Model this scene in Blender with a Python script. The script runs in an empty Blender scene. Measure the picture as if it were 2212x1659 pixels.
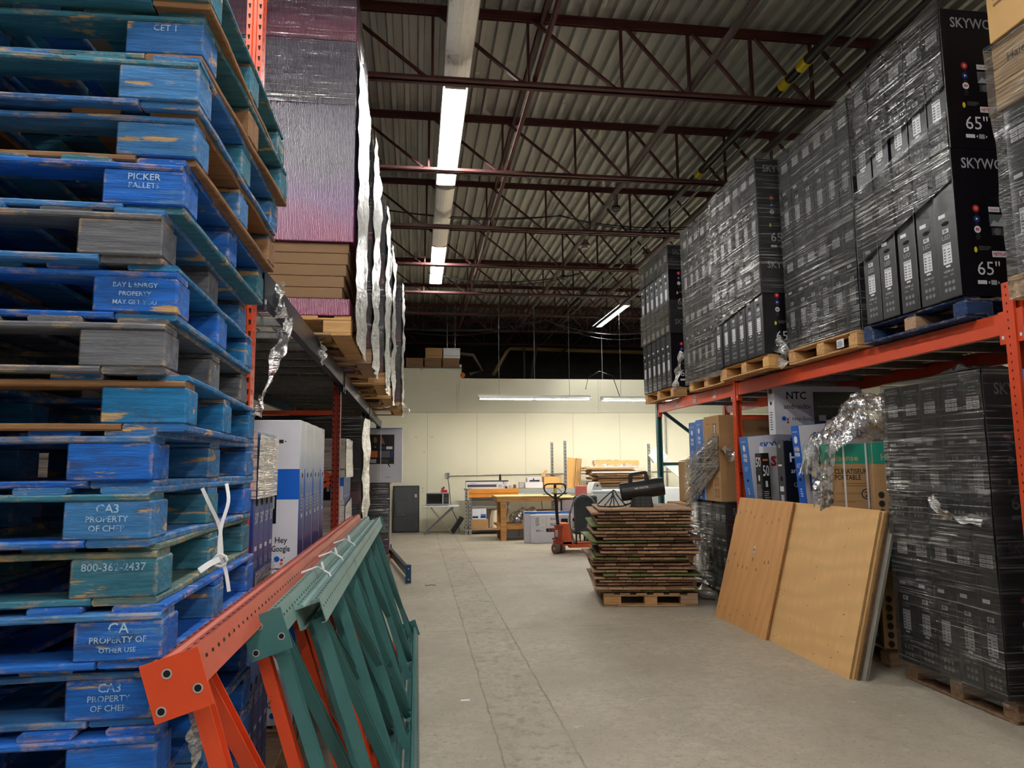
import bpy, bmesh, math, random
from mathutils import Vector, Matrix, Euler, noise
S = bpy.context.scene
COL = S.collection
# ------------------------------------------------------------------ camera, world, exposure
RW = [[0.99113928, 0.00669282, 0.13265793], [-0.13253369, 0.11612782, 0.98435215], [-0.00881718, -0.99321173, 0.11598587]]
RW = Matrix(RW)
cr, cu, cb = RW @ Vector((1, 0, 0)), -(RW @ Vector((0, 1, 0))), -(RW @ Vector((0, 0, 1)))
cam = bpy.data.objects.new('camera', bpy.data.cameras.new('camera')); COL.objects.link(cam)
cam.matrix_world = Matrix(((cr.x, cu.x, cb.x, 0), (cr.y, cu.y, cb.y, 0), (cr.z, cu.z, cb.z, 1.54), (0, 0, 0, 1)))
cam.data.sensor_width = 36; cam.data.lens = 1530 / 2212 * 36; cam.data.clip_start = 0.02; cam.data.clip_end = 200
S.camera = cam
W = bpy.data.worlds.new('world'); S.world = W; W.use_nodes = True
W.node_tree.nodes['Background'].inputs[0].default_value = (0.75, 0.8, 0.9, 1)
W.node_tree.nodes['Background'].inputs[1].default_value = 0.3
S.view_settings.view_transform = 'Standard'; S.view_settings.look = 'None'
S.view_settings.gamma = 1; S.view_settings.use_curve_mapping = False
S.view_settings.exposure = 0.46
TUBE_E = 110.0
S.cycles.max_bounces = 6; S.cycles.diffuse_bounces = 3; S.cycles.glossy_bounces = 3
S.cycles.transparent_max_bounces = 14; S.cycles.use_denoising = True
S.cycles.use_adaptive_sampling = True; S.cycles.adaptive_threshold = 0.12; S.cycles.adaptive_min_samples = 12
S.cycles.caustics_reflective = False; S.cycles.caustics_refractive = False
S.cycles.sample_clamp_indirect = 6
rnd = random.Random(7)
R90 = math.pi / 2

# ------------------------------------------------------------------ materials
def srgb(r, g, b):
    f = lambda c: (c / 255 / 12.92) if c / 255 <= 0.04045 else ((c / 255 + 0.055) / 1.055) ** 2.4
    return (f(r), f(g), f(b), 1)
MATS = {}
class NT:
    def __init__(s, name):
        s.m = bpy.data.materials.new(name); s.m.use_nodes = True; s.t = s.m.node_tree
        s.t.nodes.clear(); s.out = s.n('ShaderNodeOutputMaterial')
    def n(s, typ, **kw):
        x = s.t.nodes.new(typ)
        for k, v in kw.items(): setattr(x, k, v)
        return x
    def l(s, a, b): s.t.links.new(a, b)
    def coords(s, scale=(1, 1, 1), rand=True, rot=(0, 0, 0)):
        tc = s.n('ShaderNodeTexCoord'); mp = s.n('ShaderNodeMapping')
        mp.inputs['Scale'].default_value = scale; mp.inputs['Rotation'].default_value = rot
        if rand:
            oi = s.n('ShaderNodeObjectInfo'); mu = s.n('ShaderNodeMath', operation='MULTIPLY'); mu.inputs[1].default_value = 37.0
            s.l(oi.outputs['Random'], mu.inputs[0])
            ad = s.n('ShaderNodeVectorMath', operation='ADD'); s.l(tc.outputs['Object'], ad.inputs[0]); s.l(mu.outputs[0], ad.inputs[1])
            s.l(ad.outputs[0], mp.inputs[0])
        else: s.l(tc.outputs['Object'], mp.inputs[0])
        return mp.outputs[0]
    def noise(s, vec, scale, detail=4, rough=0.6):
        x = s.n('ShaderNodeTexNoise'); x.inputs['Scale'].default_value = scale; x.inputs['Detail'].default_value = detail
        x.inputs['Roughness'].default_value = rough; s.l(vec, x.inputs['Vector']); return x.outputs['Fac']
    def ramp(s, fac, lo, hi):
        x = s.n('ShaderNodeMapRange'); x.inputs[1].default_value = lo; x.inputs[2].default_value = hi
        s.l(fac, x.inputs[0]); return x.outputs[0]
    def mix(s, fac, a, b):
        x = s.n('ShaderNodeMix', data_type='RGBA')
        if isinstance(fac, float): x.inputs[0].default_value = fac
        else: s.l(fac, x.inputs[0])
        for sock, v in ((x.inputs[6], a), (x.inputs[7], b)):
            if isinstance(v, tuple): sock.default_value = v
            else: s.l(v, sock)
        return x.outputs[2]
def pm(name, col, rough=0.55, metal=0.0, var=0.15, scale=6, stretch=(1, 1, 1), bump=0.0, bscale=None, bstretch=None,
       dirt=None, dth=(0.55, 0.65), dscale=5, dstretch=None, spec=0.5, rand=True, coat=0.0):
    if name in MATS: return MATS[name]
    N = NT(name); b = N.n('ShaderNodeBsdfPrincipled'); N.l(b.outputs[0], N.out.inputs[0])
    b.inputs['Roughness'].default_value = rough; b.inputs['Metallic'].default_value = metal
    b.inputs['Specular IOR Level'].default_value = spec
    if coat: b.inputs['Coat Weight'].default_value = coat; b.inputs['Coat Roughness'].default_value = 0.12
    c = col
    if var:
        f = N.ramp(N.noise(N.coords(stretch, rand), scale), 0.3, 0.7)
        lo = tuple(x * (1 - var) for x in col[:3]) + (1,); hi = tuple(min(1, x * (1 + var)) for x in col[:3]) + (1,)
        c = N.mix(f, lo, hi)
    if dirt:
        f = N.ramp(N.noise(N.coords(dstretch or stretch, rand), dscale, 6, 0.65), *dth)
        c = N.mix(f, c, dirt)
    if isinstance(c, tuple): b.inputs['Base Color'].default_value = c
    else: N.l(c, b.inputs['Base Color'])
    if bump:
        bp = N.n('ShaderNodeBump'); bp.inputs['Strength'].default_value = bump; bp.inputs['Distance'].default_value = 0.01
        N.l(N.noise(N.coords(bstretch or stretch, rand), bscale or scale * 3), bp.inputs['Height']); N.l(bp.outputs[0], b.inputs['Normal'])
    MATS[name] = N.m; return N.m
def em(name, col, strength):
    if name in MATS: return MATS[name]
    N = NT(name); e = N.n('ShaderNodeEmission'); e.inputs[0].default_value = col; e.inputs[1].default_value = strength
    N.l(e.outputs[0], N.out.inputs[0]); MATS[name] = N.m; return N.m
def film(name, streak=(1.0, 1.0, 75), rot=(0, 0, 0), lo=0.53, hi=0.63, haze=0.03, white=0.35, shine=0.55, bstr=1.0, rough=0.16, tint=(0.9, 0.91, 0.92, 1), patch=(0.38, 0.6)):
    """clear stretch film: mostly transparent, shinier and whiter along its wrinkles"""
    if name in MATS: return MATS[name]
    N = NT(name)
    def mth(op, a, b, clamp=False):
        x = N.n('ShaderNodeMath', operation=op); x.use_clamp = clamp
        for k, v in ((0, a), (1, b)):
            if isinstance(v, float): x.inputs[k].default_value = v
            else: N.l(v, x.inputs[k])
        return x.outputs[0]
    v = N.coords(streak, True, rot); v2 = N.coords((1.6, 1.6, 2.2), True); v3 = N.coords(tuple(q * 0.35 for q in streak), True, tuple(q + 0.12 for q in rot))
    n1 = N.noise(v, 1.0, 3, 0.6); n3 = N.noise(v3, 1.0, 4, 0.65); n2 = N.noise(v2, 1.3, 3, 0.6)
    st = mth('MAXIMUM', N.ramp(n1, lo, hi), N.ramp(n3, lo + 0.05, hi + 0.02)); big = N.ramp(n2, *patch)
    st = mth('MULTIPLY', st, mth('ADD', mth('MULTIPLY', big, 0.85), 0.15))
    bp = N.n('ShaderNodeBump'); bp.inputs['Strength'].default_value = bstr; bp.inputs['Distance'].default_value = 0.012
    N.l(mth('ADD', n1, mth('MULTIPLY', n3, 2.0)), bp.inputs['Height'])
    tr = N.n('ShaderNodeBsdfTransparent'); df = N.n('ShaderNodeBsdfDiffuse'); df.inputs[0].default_value = tint
    gl = N.n('ShaderNodeBsdfGlossy'); gl.inputs[0].default_value = (1, 1, 1, 1); gl.inputs['Roughness'].default_value = rough
    N.l(bp.outputs[0], gl.inputs['Normal'])
    m1 = N.n('ShaderNodeMixShader'); N.l(mth('ADD', mth('MULTIPLY', st, white), haze), m1.inputs[0]); N.l(tr.outputs[0], m1.inputs[1]); N.l(df.outputs[0], m1.inputs[2])
    fr = N.n('ShaderNodeFresnel'); fr.inputs[0].default_value = 1.5; N.l(bp.outputs[0], fr.inputs['Normal'])
    fm = mth('ADD', mth('MULTIPLY', fr.outputs[0], 1.2), mth('MULTIPLY', st, shine), True)
    m2 = N.n('ShaderNodeMixShader'); N.l(fm, m2.inputs[0]); N.l(m1.outputs[0], m2.inputs[1]); N.l(gl.outputs[0], m2.inputs[2])
    N.l(m2.outputs[0], N.out.inputs[0]); MATS[name] = N.m; return N.m

WOOD = srgb(196, 150, 100)
def wood(name, col, stretch=(1.5, 14, 14), **k):
    d = dict(rough=0.75, var=0.28, scale=2.5, stretch=stretch, bump=0.35, bscale=6, spec=0.25); d.update(k)
    return pm(name, col, **d)
GRIME = srgb(58, 60, 66)
def painted(name, col, chip=(0.56, 0.6), cs=4.0, bare=srgb(208, 170, 124), fade=srgb(104, 146, 170)):
    """old pallet paint: grain, grime, faded streaks and chips down to bare wood"""
    if name in MATS: return MATS[name]
    N = NT(name); b = N.n('ShaderNodeBsdfPrincipled'); N.l(b.outputs[0], N.out.inputs[0]); b.inputs['Roughness'].default_value = 0.72; b.inputs['Specular IOR Level'].default_value = 0.3
    lo = tuple(x * 0.62 for x in col[:3]) + (1,); hi = tuple(min(1, x * 1.25 + 0.01) for x in col[:3]) + (1,)
    g = N.ramp(N.noise(N.coords((2, 16, 22)), 2.2, 5, 0.7), 0.3, 0.7)
    a = N.mix(g, lo, hi)
    fd = N.ramp(N.noise(N.coords((1.2, 4, 7)), 3.0, 6, 0.75), 0.56, 0.72); a = N.mix(fd, a, fade)
    gr = N.ramp(N.noise(N.coords((1, 3, 4)), 4.5, 6, 0.7), 0.54, 0.74); a = N.mix(gr, a, GRIME)
    bv = N.n('ShaderNodeBevel'); bv.samples = 4; bv.inputs['Radius'].default_value = 0.012; ge = N.n('ShaderNodeNewGeometry')
    dt = N.n('ShaderNodeVectorMath', operation='DOT_PRODUCT'); N.l(bv.outputs[0], dt.inputs[0]); N.l(ge.outputs['Normal'], dt.inputs[1])
    eg = N.n('ShaderNodeMath', operation='MULTIPLY'); N.l(N.ramp(dt.outputs['Value'], 0.995, 0.9), eg.inputs[0]); N.l(N.ramp(N.noise(N.coords((1.5, 2, 3)), 9.0, 5, 0.7), 0.50, 0.60), eg.inputs[1])
    c0 = N.ramp(N.noise(N.coords((1.0, 2.2, 6.5)), cs, 7, 0.62), *chip); cm = N.n('ShaderNodeMath', operation='MAXIMUM'); N.l(c0, cm.inputs[0]); N.l(eg.outputs[0], cm.inputs[1]); ch = cm.outputs[0]; bw = N.mix(g, tuple(x * 0.7 for x in bare[:3]) + (1,), bare); a = N.mix(ch, a, bw)
    N.l(a, b.inputs['Base Color'])
    bp = N.n('ShaderNodeBump'); bp.inputs['Strength'].default_value = 0.5; bp.inputs['Distance'].default_value = 0.006
    sb = N.n('ShaderNodeMath', operation='SUBTRACT'); N.l(g, sb.inputs[0]); N.l(ch, sb.inputs[1]); N.l(sb.outputs[0], bp.inputs['Height']); N.l(bp.outputs[0], b.inputs['Normal'])
    MATS[name] = N.m; return N.m
BLUE = [painted('paint_blue_bright', srgb(26, 104, 200), (0.63, 0.66)), painted('paint_blue_faded', srgb(60, 124, 186), (0.6, 0.63)),
        painted('paint_blue_worn', srgb(44, 108, 176), (0.57, 0.60), 3.2), painted('paint_teal', srgb(56, 122, 146), (0.61, 0.64)),
        painted('wood_grey_weathered', srgb(104, 106, 114), (0.66, 0.69), fade=srgb(136, 140, 146)), painted('paint_blue_cyan', srgb(28, 122, 182), (0.62, 0.65)),
        painted('paint_green_grey', srgb(96, 122, 116), (0.6, 0.64)), wood('wood_brown_board', srgb(140, 104, 74)),
        painted('paint_navy', srgb(30, 58, 104), (0.66, 0.69))]
PLANK = wood('wood_bare', srgb(205, 160, 108), bump=0.2)
PLANK_D = wood('wood_aged', srgb(176, 143, 114)); PLANK_G = wood('wood_green', srgb(118, 124, 80)); PLANK_B = wood('wood_dark', srgb(132, 102, 84))
CARD = pm('cardboard', srgb(178, 140, 98), rough=0.8, var=0.06, scale=3, spec=0.2)
CARD_L = pm('cardboard_light', srgb(205, 165, 110), rough=0.8, var=0.06, scale=3, spec=0.2)
CARD_D = pm('cardboard_shaded', srgb(140, 106, 74), rough=0.8, var=0.06, scale=3, spec=0.2)
CARD_Y = pm('cardboard_tan', srgb(224, 176, 110), rough=0.8, var=0.06, scale=3, spec=0.2)
BLK = pm('print_black', srgb(19, 19, 22), rough=0.4, var=0.12, scale=5, spec=0.5)
BLK2 = pm('print_black_face', srgb(20, 17, 22), rough=0.28, var=0.2, scale=2)
INK = pm('ink_black', srgb(22, 22, 24), rough=0.6, var=0)
HOLE = pm('hand_hole_dark', srgb(6, 6, 7), rough=0.9, var=0)
WHT = pm('print_white', srgb(226, 226, 230), rough=0.5, var=0.03)
SIL = pm('print_silver', srgb(170, 170, 176), rough=0.4, var=0.0)
GRY = pm('print_grey', srgb(100, 100, 104), rough=0.5, var=0.0)
GRY2 = pm('print_dim', srgb(62, 62, 66), rough=0.5, var=0.0)
RED = pm('print_red', srgb(200, 36, 42), rough=0.5, var=0)
PBL = pm('print_blue', srgb(14, 92, 196), rough=0.4, var=0.05)
PBL2 = pm('print_blue_end', srgb(52, 112, 190), rough=0.4, var=0.1, scale=3)
NVY = pm('print_navy', srgb(32, 46, 112), rough=0.35, var=0.35, scale=3)
TEALP = pm('print_teal', srgb(10, 142, 118), rough=0.45, var=0.05)
YEL = pm('print_yellow', srgb(220, 205, 40), rough=0.5, var=0)
ORGP = pm('print_orange', srgb(214, 110, 40), rough=0.5, var=0)
MAG = pm('print_magenta', srgb(150, 40, 100), rough=0.4, var=0.2, scale=3)
LILAC = pm('print_lilac', srgb(212, 211, 220), rough=0.5, var=0.03)
SCREEN = pm('print_screen', srgb(18, 26, 36), rough=0.3, var=0.5, scale=6)
ORG = pm('steel_orange', srgb(216, 74, 34), rough=0.42, var=0.08, scale=4, dirt=srgb(70, 40, 34), dth=(0.68, 0.72), dscale=9)
ORG_L = pm('steel_orange_faded', srgb(196, 92, 70), rough=0.45, var=0.12, scale=4, dirt=srgb(110, 60, 50), dth=(0.62, 0.75), dscale=7)
TEAL = pm('steel_teal', srgb(66, 118, 118), rough=0.42, var=0.1, scale=4, dirt=srgb(48, 62, 64), dth=(0.66, 0.72), dscale=9)
TEAL_L = pm('steel_teal_dusty', srgb(122, 156, 150), rough=0.5, var=0.12, scale=4, dirt=srgb(80, 100, 98), dth=(0.6, 0.72), dscale=7)
DBLU = pm('steel_navy', srgb(30, 66, 104), rough=0.4, var=0.1)
NVST = pm('steel_dark_blue', srgb(34, 46, 62), rough=0.35, metal=0.3, var=0.15)
GALV = pm('steel_galvanised', srgb(150, 152, 150), rough=0.4, metal=0.7, var=0.2, scale=20)
JST = pm('joist_red_oxide', srgb(86, 44, 43), rough=0.55, var=0.15, scale=3)
PIPE = pm('pipe_brown', srgb(84, 70, 66), rough=0.5, var=0.15)
PIPEB = pm('pipe_black', srgb(34, 34, 36), rough=0.35, var=0.1)
WIRE = pm('wire_zinc', srgb(120, 118, 112), rough=0.5, metal=0.5, var=0.1)
BMET = pm('black_enamel', srgb(26, 26, 28), rough=0.38, var=0.1)
CORD = pm('rubber_black', srgb(18, 18, 19), rough=0.5, var=0)
APPL = pm('appliance_white', srgb(214, 220, 224), rough=0.35, var=0.02)
LAMPW = pm('lamp_white_enamel', srgb(214, 214, 206), rough=0.35, var=0.03)
FILM = film('stretch_film', shine=0.75, rough=0.2, lo=0.55, hi=0.64)
FILM_T = film('stretch_film_tight', streak=(1.2, 1.2, 90), lo=0.57, hi=0.66, haze=0.02, white=0.25, shine=0.45)
FILM_D = film('stretch_film_slanted', streak=(1.5, 1.5, 70), rot=(0.55, 0.1, 0), lo=0.52, hi=0.6, white=0.45)
FILM_V = film('stretch_film_sagging', streak=(12, 12, 55), rot=(1.15, 1.15, 0), lo=0.44, hi=0.58, haze=0.3, white=0.5, shine=0.22, rough=0.32, bstr=0.9, tint=(0.86, 0.86, 0.82, 1), patch=(0.25, 0.5))
FILM_C = film('stretch_film_crumpled', streak=(18, 18, 18), lo=0.49, hi=0.58, haze=0.07, white=0.6, shine=0.6, rough=0.12, patch=(0.3, 0.5))
FILM_W = film('stretch_film_thick', streak=(2.0, 2.0, 85), lo=0.42, hi=0.54, haze=0.12, white=0.75, shine=0.4, rough=0.22, tint=(0.95, 0.93, 0.86, 1), patch=(0.2, 0.4))

# ------------------------------------------------------------------ mesh builder
_TXT = {}
def text_geo(s, bold=0.0):
    k = (s, bold)
    if k in _TXT: return _TXT[k]
    c = bpy.data.curves.new('t', 'FONT'); c.body = s; c.size = 1.0; c.resolution_u = 2; c.offset = bold
    o = bpy.data.objects.new('t', c); m = o.to_mesh()
    vs = [(v.co.x, v.co.y) for v in m.vertices]; fs = [tuple(p.vertices) for p in m.polygons]
    o.to_mesh_clear(); bpy.data.objects.remove(o); bpy.data.curves.remove(c)
    w = max((v[0] for v in vs), default=1); h = max((v[1] for v in vs), default=1)
    _TXT[k] = (vs, fs, w, h); return _TXT[k]
class MB:
    def __init__(s): s.v = []; s.f = []; s.m = []; s.mats = []; s.M = None
    def mi(s, mat):
        if mat not in s.mats: s.mats.append(mat)
        return s.mats.index(mat)
    def add(s, vs, fs, mat):
        b = len(s.v); i = s.mi(mat)
        for v in vs:
            v = Vector(v)
            s.v.append(tuple(s.M @ v) if s.M is not None else tuple(v))
        for f in fs: s.f.append(tuple(b + k for k in f)); s.m.append(i)
    def box(s, x0, y0, z0, x1, y1, z1, mat):
        vs = [(x, y, z) for x in (x0, x1) for y in (y0, y1) for z in (z0, z1)]
        s.add(vs, [(0, 1, 3, 2), (4, 6, 7, 5), (0, 4, 5, 1), (2, 3, 7, 6), (0, 2, 6, 4), (1, 5, 7, 3)], mat)
    def bbox(s, x0, y0, z0, x1, y1, z1, mat, r=0.004, seg=1):
        bm = bmesh.new(); bmesh.ops.create_cube(bm, size=1)
        for v in bm.verts: v.co = Vector(((x0 + x1) / 2 + v.co.x * (x1 - x0), (y0 + y1) / 2 + v.co.y * (y1 - y0), (z0 + z1) / 2 + v.co.z * (z1 - z0)))
        bmesh.ops.bevel(bm, geom=list(bm.edges), offset=r, segments=seg, affect='EDGES', profile=0.5)
        bm.verts.index_update()
        s.add([v.co.copy() for v in bm.verts], [tuple(v.index for v in f.verts) for f in bm.faces], mat); bm.free()
    def bar(s, a, b, w, h, mat, up=(0, 0, 1)):
        a = Vector(a); b = Vector(b); d = (b - a).normalized(); up = Vector(up)
        if abs(d.dot(up)) > 0.98: up = Vector((0, 1, 0))
        sd = d.cross(up).normalized(); u = sd.cross(d)
        vs = [p + sd * (i * w / 2) + u * (j * h / 2) for p in (a, b) for i in (-1, 1) for j in (-1, 1)]
        s.add(vs, [(0, 1, 3, 2), (4, 6, 7, 5), (0, 4, 5, 1), (2, 3, 7, 6), (0, 2, 6, 4), (1, 5, 7, 3)], mat)
    def cyl(s, a, b, r, mat, n=12, r2=None, caps=True):
        a = Vector(a); b = Vector(b); d = (b - a).normalized(); r2 = r if r2 is None else r2
        t = Vector((0, 0, 1)) if abs(d.z) < 0.9 else Vector((1, 0, 0)); e = d.cross(t).normalized(); g = d.cross(e)
        vs = []
        for p, q in ((a, r), (b, r2)):
            for i in range(n):
                an = 2 * math.pi * i / n; vs.append(p + e * (q * math.cos(an)) + g * (q * math.sin(an)))
        fs = [(i, (i + 1) % n, n + (i + 1) % n, n + i) for i in range(n)]
        if caps: fs += [tuple(range(n))[::-1], tuple(range(n, 2 * n))]
        s.add(vs, fs, mat)
    def tube(s, pts, r, mat, n=6, closed=False):
        P = [Vector(p) for p in pts]; m = len(P); vs = []; ref = Vector((0, 0, 1))
        for i, p in enumerate(P):
            if closed: d = P[(i + 1) % m] - P[i - 1]
            else: d = P[min(i + 1, m - 1)] - P[max(i - 1, 0)]
            d.normalize(); t = ref if abs(d.dot(ref)) < 0.95 else Vector((1, 0, 0)); e = d.cross(t).normalized(); g = d.cross(e)
            for k in range(n):
                an = 2 * math.pi * k / n; vs.append(p + e * (r * math.cos(an)) + g * (r * math.sin(an)))
        fs = []
        for i in range(m if closed else m - 1):
            j = (i + 1) % m
            for k in range(n): fs.append((i * n + k, i * n + (k + 1) % n, j * n + (k + 1) % n, j * n + k))
        if not closed: fs += [tuple(range(n))[::-1], tuple(range((m - 1) * n, m * n))]
        s.add(vs, fs, mat)
    def prism(s, prof, O, U, V, Nn, d, mat):
        """extrude a 2-D outline (u,v) along Nn by d"""
        O, U, V, Nn = Vector(O), Vector(U), Vector(V), Vector(Nn); n = len(prof)
        a = [O + U * p[0] + V * p[1] for p in prof]; b = [q + Nn * d for q in a]
        s.add(a + b, [tuple(range(n))[::-1], tuple(range(n, 2 * n))] + [(i, (i + 1) % n, n + (i + 1) % n, n + i) for i in range(n)], mat)
    def grid(s, nu, nv, fn, mat):
        vs = [fn(i / nu, j / nv) for j in range(nv + 1) for i in range(nu + 1)]
        s.add(vs, [(j * (nu + 1) + i, j * (nu + 1) + i + 1, (j + 1) * (nu + 1) + i + 1, (j + 1) * (nu + 1) + i) for j in range(nv) for i in range(nu)], mat)
    def build(s, name, parent=None, loc=(0, 0, 0), rot=(0, 0, 0), smooth=False, bevel=0):
        me = bpy.data.meshes.new(name); me.from_pydata(s.v, [], s.f)
        for m in s.mats: me.materials.append(m)
        me.polygons.foreach_set('material_index', s.m)
        if smooth: me.polygons.foreach_set('use_smooth', [True] * len(s.f))
        me.update()
        o = bpy.data.objects.new(name, me); COL.objects.link(o)
        o.location = loc; o.rotation_euler = rot
        if parent is not None: o.parent = parent
        if bevel:
            md = o.modifiers.new('b', 'BEVEL'); md.width = bevel; md.segments = 2; md.limit_method = 'ANGLE'
        return o
class Face:
    """a printed face: O lower-left corner, U right, V up, N outward"""
    def __init__(s, mb, O, U, V, e=0.0012):
        s.b = mb; s.O = Vector(O); s.U = Vector(U); s.V = Vector(V); s.N = s.U.cross(s.V); s.e = e
    def P(s, u, v, k=1): return s.O + s.U * u + s.V * v + s.N * (s.e * k)
    def rect(s, u0, v0, u1, v1, mat, k=1): s.b.add([s.P(u0, v0, k), s.P(u1, v0, k), s.P(u1, v1, k), s.P(u0, v1, k)], [(0, 1, 2, 3)], mat)
    def poly(s, pts, mat, k=1): s.b.add([s.P(u, v, k) for u, v in pts], [tuple(range(len(pts)))], mat)
    def disc(s, u, v, r, mat, k=1, n=14, rv=None):
        rv = rv or r
        s.poly([(u + r * math.cos(2 * math.pi * i / n), v + rv * math.sin(2 * math.pi * i / n)) for i in range(n)], mat, k)
    def ring(s, u, v, r, w, mat, k=1, n=18):
        for i in range(n):
            a, b = 2 * math.pi * i / n, 2 * math.pi * (i + 1) / n
            s.poly([(u + r * math.cos(a), v + r * math.sin(a)), (u + r * math.cos(b), v + r * math.sin(b)), (u + (r - w) * math.cos(b), v + (r - w) * math.sin(b)), (u + (r - w) * math.cos(a), v + (r - w) * math.sin(a))], mat, k)
    def text(s, t, u, v, h, mat, al='l', bold=0.0, k=2, maxw=None, sx=1.0):
        vs, fs, w, hh = text_geo(t, bold); sc = h / 0.72; ku = sc * sx
        if maxw and w * ku > maxw: ku = maxw / w
        off = 0 if al == 'l' else (-w * ku / 2 if al == 'c' else -w * ku)
        s.b.add([s.P(u + off + x * ku, v + y * sc, k) for x, y in vs], fs, mat)
    def lines(s, u0, u1, v0, v1, n, mat, k=1, seed=1, fill=0.45):
        r = random.Random(seed); st = (v1 - v0) / n
        for i in range(n):
            s.rect(u0, v0 + i * st, u0 + (u1 - u0) * r.uniform(0.7, 1), v0 + (i + fill) * st, mat, k)
def tag(o, label, cat, group=None):
    o['label'] = label; o['category'] = cat
    if group: o['group'] = group
    return o
def thing(name, label, cat, loc=(0, 0, 0), rot=(0, 0, 0), group=None):
    o = bpy.data.objects.new(name, None); o.empty_display_size = 0.1; COL.objects.link(o)
    o.location = loc; o.rotation_euler = rot
    return tag(o, label, cat, group)
def struct(o): o['kind'] = 'structure'; return o
ORD = ['first', 'second', 'third', 'fourth', 'fifth', 'sixth', 'seventh', 'eighth', 'ninth', 'tenth', 'eleventh', 'twelfth', 'thirteenth',
       'fourteenth', 'fifteenth', 'sixteenth', 'seventeenth', 'eighteenth', 'nineteenth', 'twentieth', 'twenty-first', 'twenty-second',
       'twenty-third', 'twenty-fourth', 'twenty-fifth', 'twenty-sixth', 'twenty-seventh', 'twenty-eighth']

# ------------------------------------------------------------------ the setting
X0, X1, Y0, YW, YB = -7.0, 11.8, -8.0, 17.6, 22.0
def floor_mat():
    N = NT('concrete_floor'); b = N.n('ShaderNodeBsdfPrincipled'); N.l(b.outputs[0], N.out.inputs[0])
    v = N.coords((1, 1, 1), False)
    a = N.mix(N.ramp(N.noise(v, 0.9, 8, 0.65), 0.32, 0.68), srgb(150, 141, 125), srgb(190, 181, 162))
    a = N.mix(N.ramp(N.noise(v, 14, 6, 0.7), 0.42, 0.62), a, srgb(164, 154, 138))
    spk = N.ramp(N.noise(v, 38, 4, 0.75), 0.56, 0.68); a = N.mix(spk, a, srgb(134, 124, 108))
    spl = N.ramp(N.noise(N.coords((1, 1.6, 1), False), 7, 6, 0.8), 0.6, 0.7); a = N.mix(spl, a, srgb(200, 192, 174))
    # scuffs
    sc = N.ramp(N.noise(N.coords((1.2, 7, 1), False, (0, 0, 0.7)), 1.6, 6, 0.75), 0.66, 0.78); a = N.mix(sc, a, srgb(196, 190, 176))
    # thin cracks: edges of a distorted voronoi
    wob = N.n('ShaderNodeVectorMath', operation='ADD'); nz = N.n('ShaderNodeTexNoise'); nz.inputs['Scale'].default_value = 1.3; N.l(v, nz.inputs['Vector'])
    N.l(v, wob.inputs[0]); N.l(nz.outputs['Color'], wob.inputs[1])
    vo = N.n('ShaderNodeTexVoronoi'); vo.feature = 'DISTANCE_TO_EDGE'; vo.inputs['Scale'].default_value = 0.33; N.l(wob.outputs[0], vo.inputs['Vector'])
    cr = N.ramp(vo.outputs['Distance'], 0.006, 0.002); crm = N.n('ShaderNodeMath', operation='MULTIPLY'); crm.inputs[1].default_value = 0.06; N.l(cr, crm.inputs[0])
    a = N.mix(crm.outputs[0], a, srgb(84, 78, 70))
    # saw cuts at fixed world lines, worn and wandering
    sep = N.n('ShaderNodeSeparateXYZ'); N.l(v, sep.inputs[0])
    wn = N.noise(v, 2.2, 5, 0.7)
    for axis, pos, w in ((0, 0.9, 0.007), (0, 0.49, 0.006), (1, 6.95, 0.006), (1, 11.9, 0.006), (1, 2.0, 0.006), (0, 5.5, 0.006), (0, -3.7, 0.006)):
        d = N.n('ShaderNodeMath', operation='SUBTRACT'); N.l(sep.outputs[axis], d.inputs[0]); d.inputs[1].default_value = pos
        wo = N.n('ShaderNodeMath', operation='MULTIPLY_ADD'); N.l(wn, wo.inputs[0]); wo.inputs[1].default_value = 0.05 if axis == 0 else 0.008; N.l(d.outputs[0], wo.inputs[2])
        ab = N.n('ShaderNodeMath', operation='ABSOLUTE'); N.l(wo.outputs[0], ab.inputs[0])
        k = N.ramp(ab.outputs[0], w * 1.5, w * 0.4); km = N.n('ShaderNodeMath', operation='MULTIPLY'); N.l(N.ramp(N.noise(v, 1.7 + pos * 0.1, 5, 0.8), 0.25, 0.75), km.inputs[1]); N.l(k, km.inputs[0])
        a = N.mix(km.outputs[0], a, srgb(92, 86, 76))
    # a strip of patched, pitted concrete between the two cuts
    dx = N.n('ShaderNodeMath', operation='SUBTRACT'); N.l(sep.outputs[0], dx.inputs[0]); dx.inputs[1].default_value = 0.67
    dxa = N.n('ShaderNodeMath', operation='ABSOLUTE'); N.l(dx.outputs[0], dxa.inputs[0])
    inn = N.ramp(dxa.outputs[0], 0.24, 0.16); pit = N.ramp(N.noise(v, 9, 6, 0.75), 0.5, 0.62)
    pm2 = N.n('ShaderNodeMath', operation='MULTIPLY'); N.l(inn, pm2.inputs[0]); N.l(pit, pm2.inputs[1])
    pm3 = N.n('ShaderNodeMath', operation='MULTIPLY'); N.l(pm2.outputs[0], pm3.inputs[0]); pm3.inputs[1].default_value = 0.55
    a = N.mix(pm3.outputs[0], a, srgb(122, 114, 100))
    N.l(a, b.inputs['Base Color'])
    N.l(N.ramp(N.noise(v, 3, 5), -1.2, 1.6), b.inputs['Roughness']); b.inputs['Specular IOR Level'].default_value = 0.35
    bp = N.n('ShaderNodeBump'); bp.inputs['Strength'].default_value = 0.25; bp.inputs['Distance'].default_value = 0.006
    N.l(N.noise(v, 30, 6), bp.inputs['Height']); N.l(bp.outputs[0], b.inputs['Normal'])
    return N.m
b = MB(); b.box(X0, Y0, -0.1, X1, YB, 0, floor_mat()); struct(b.build('floor'))
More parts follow.
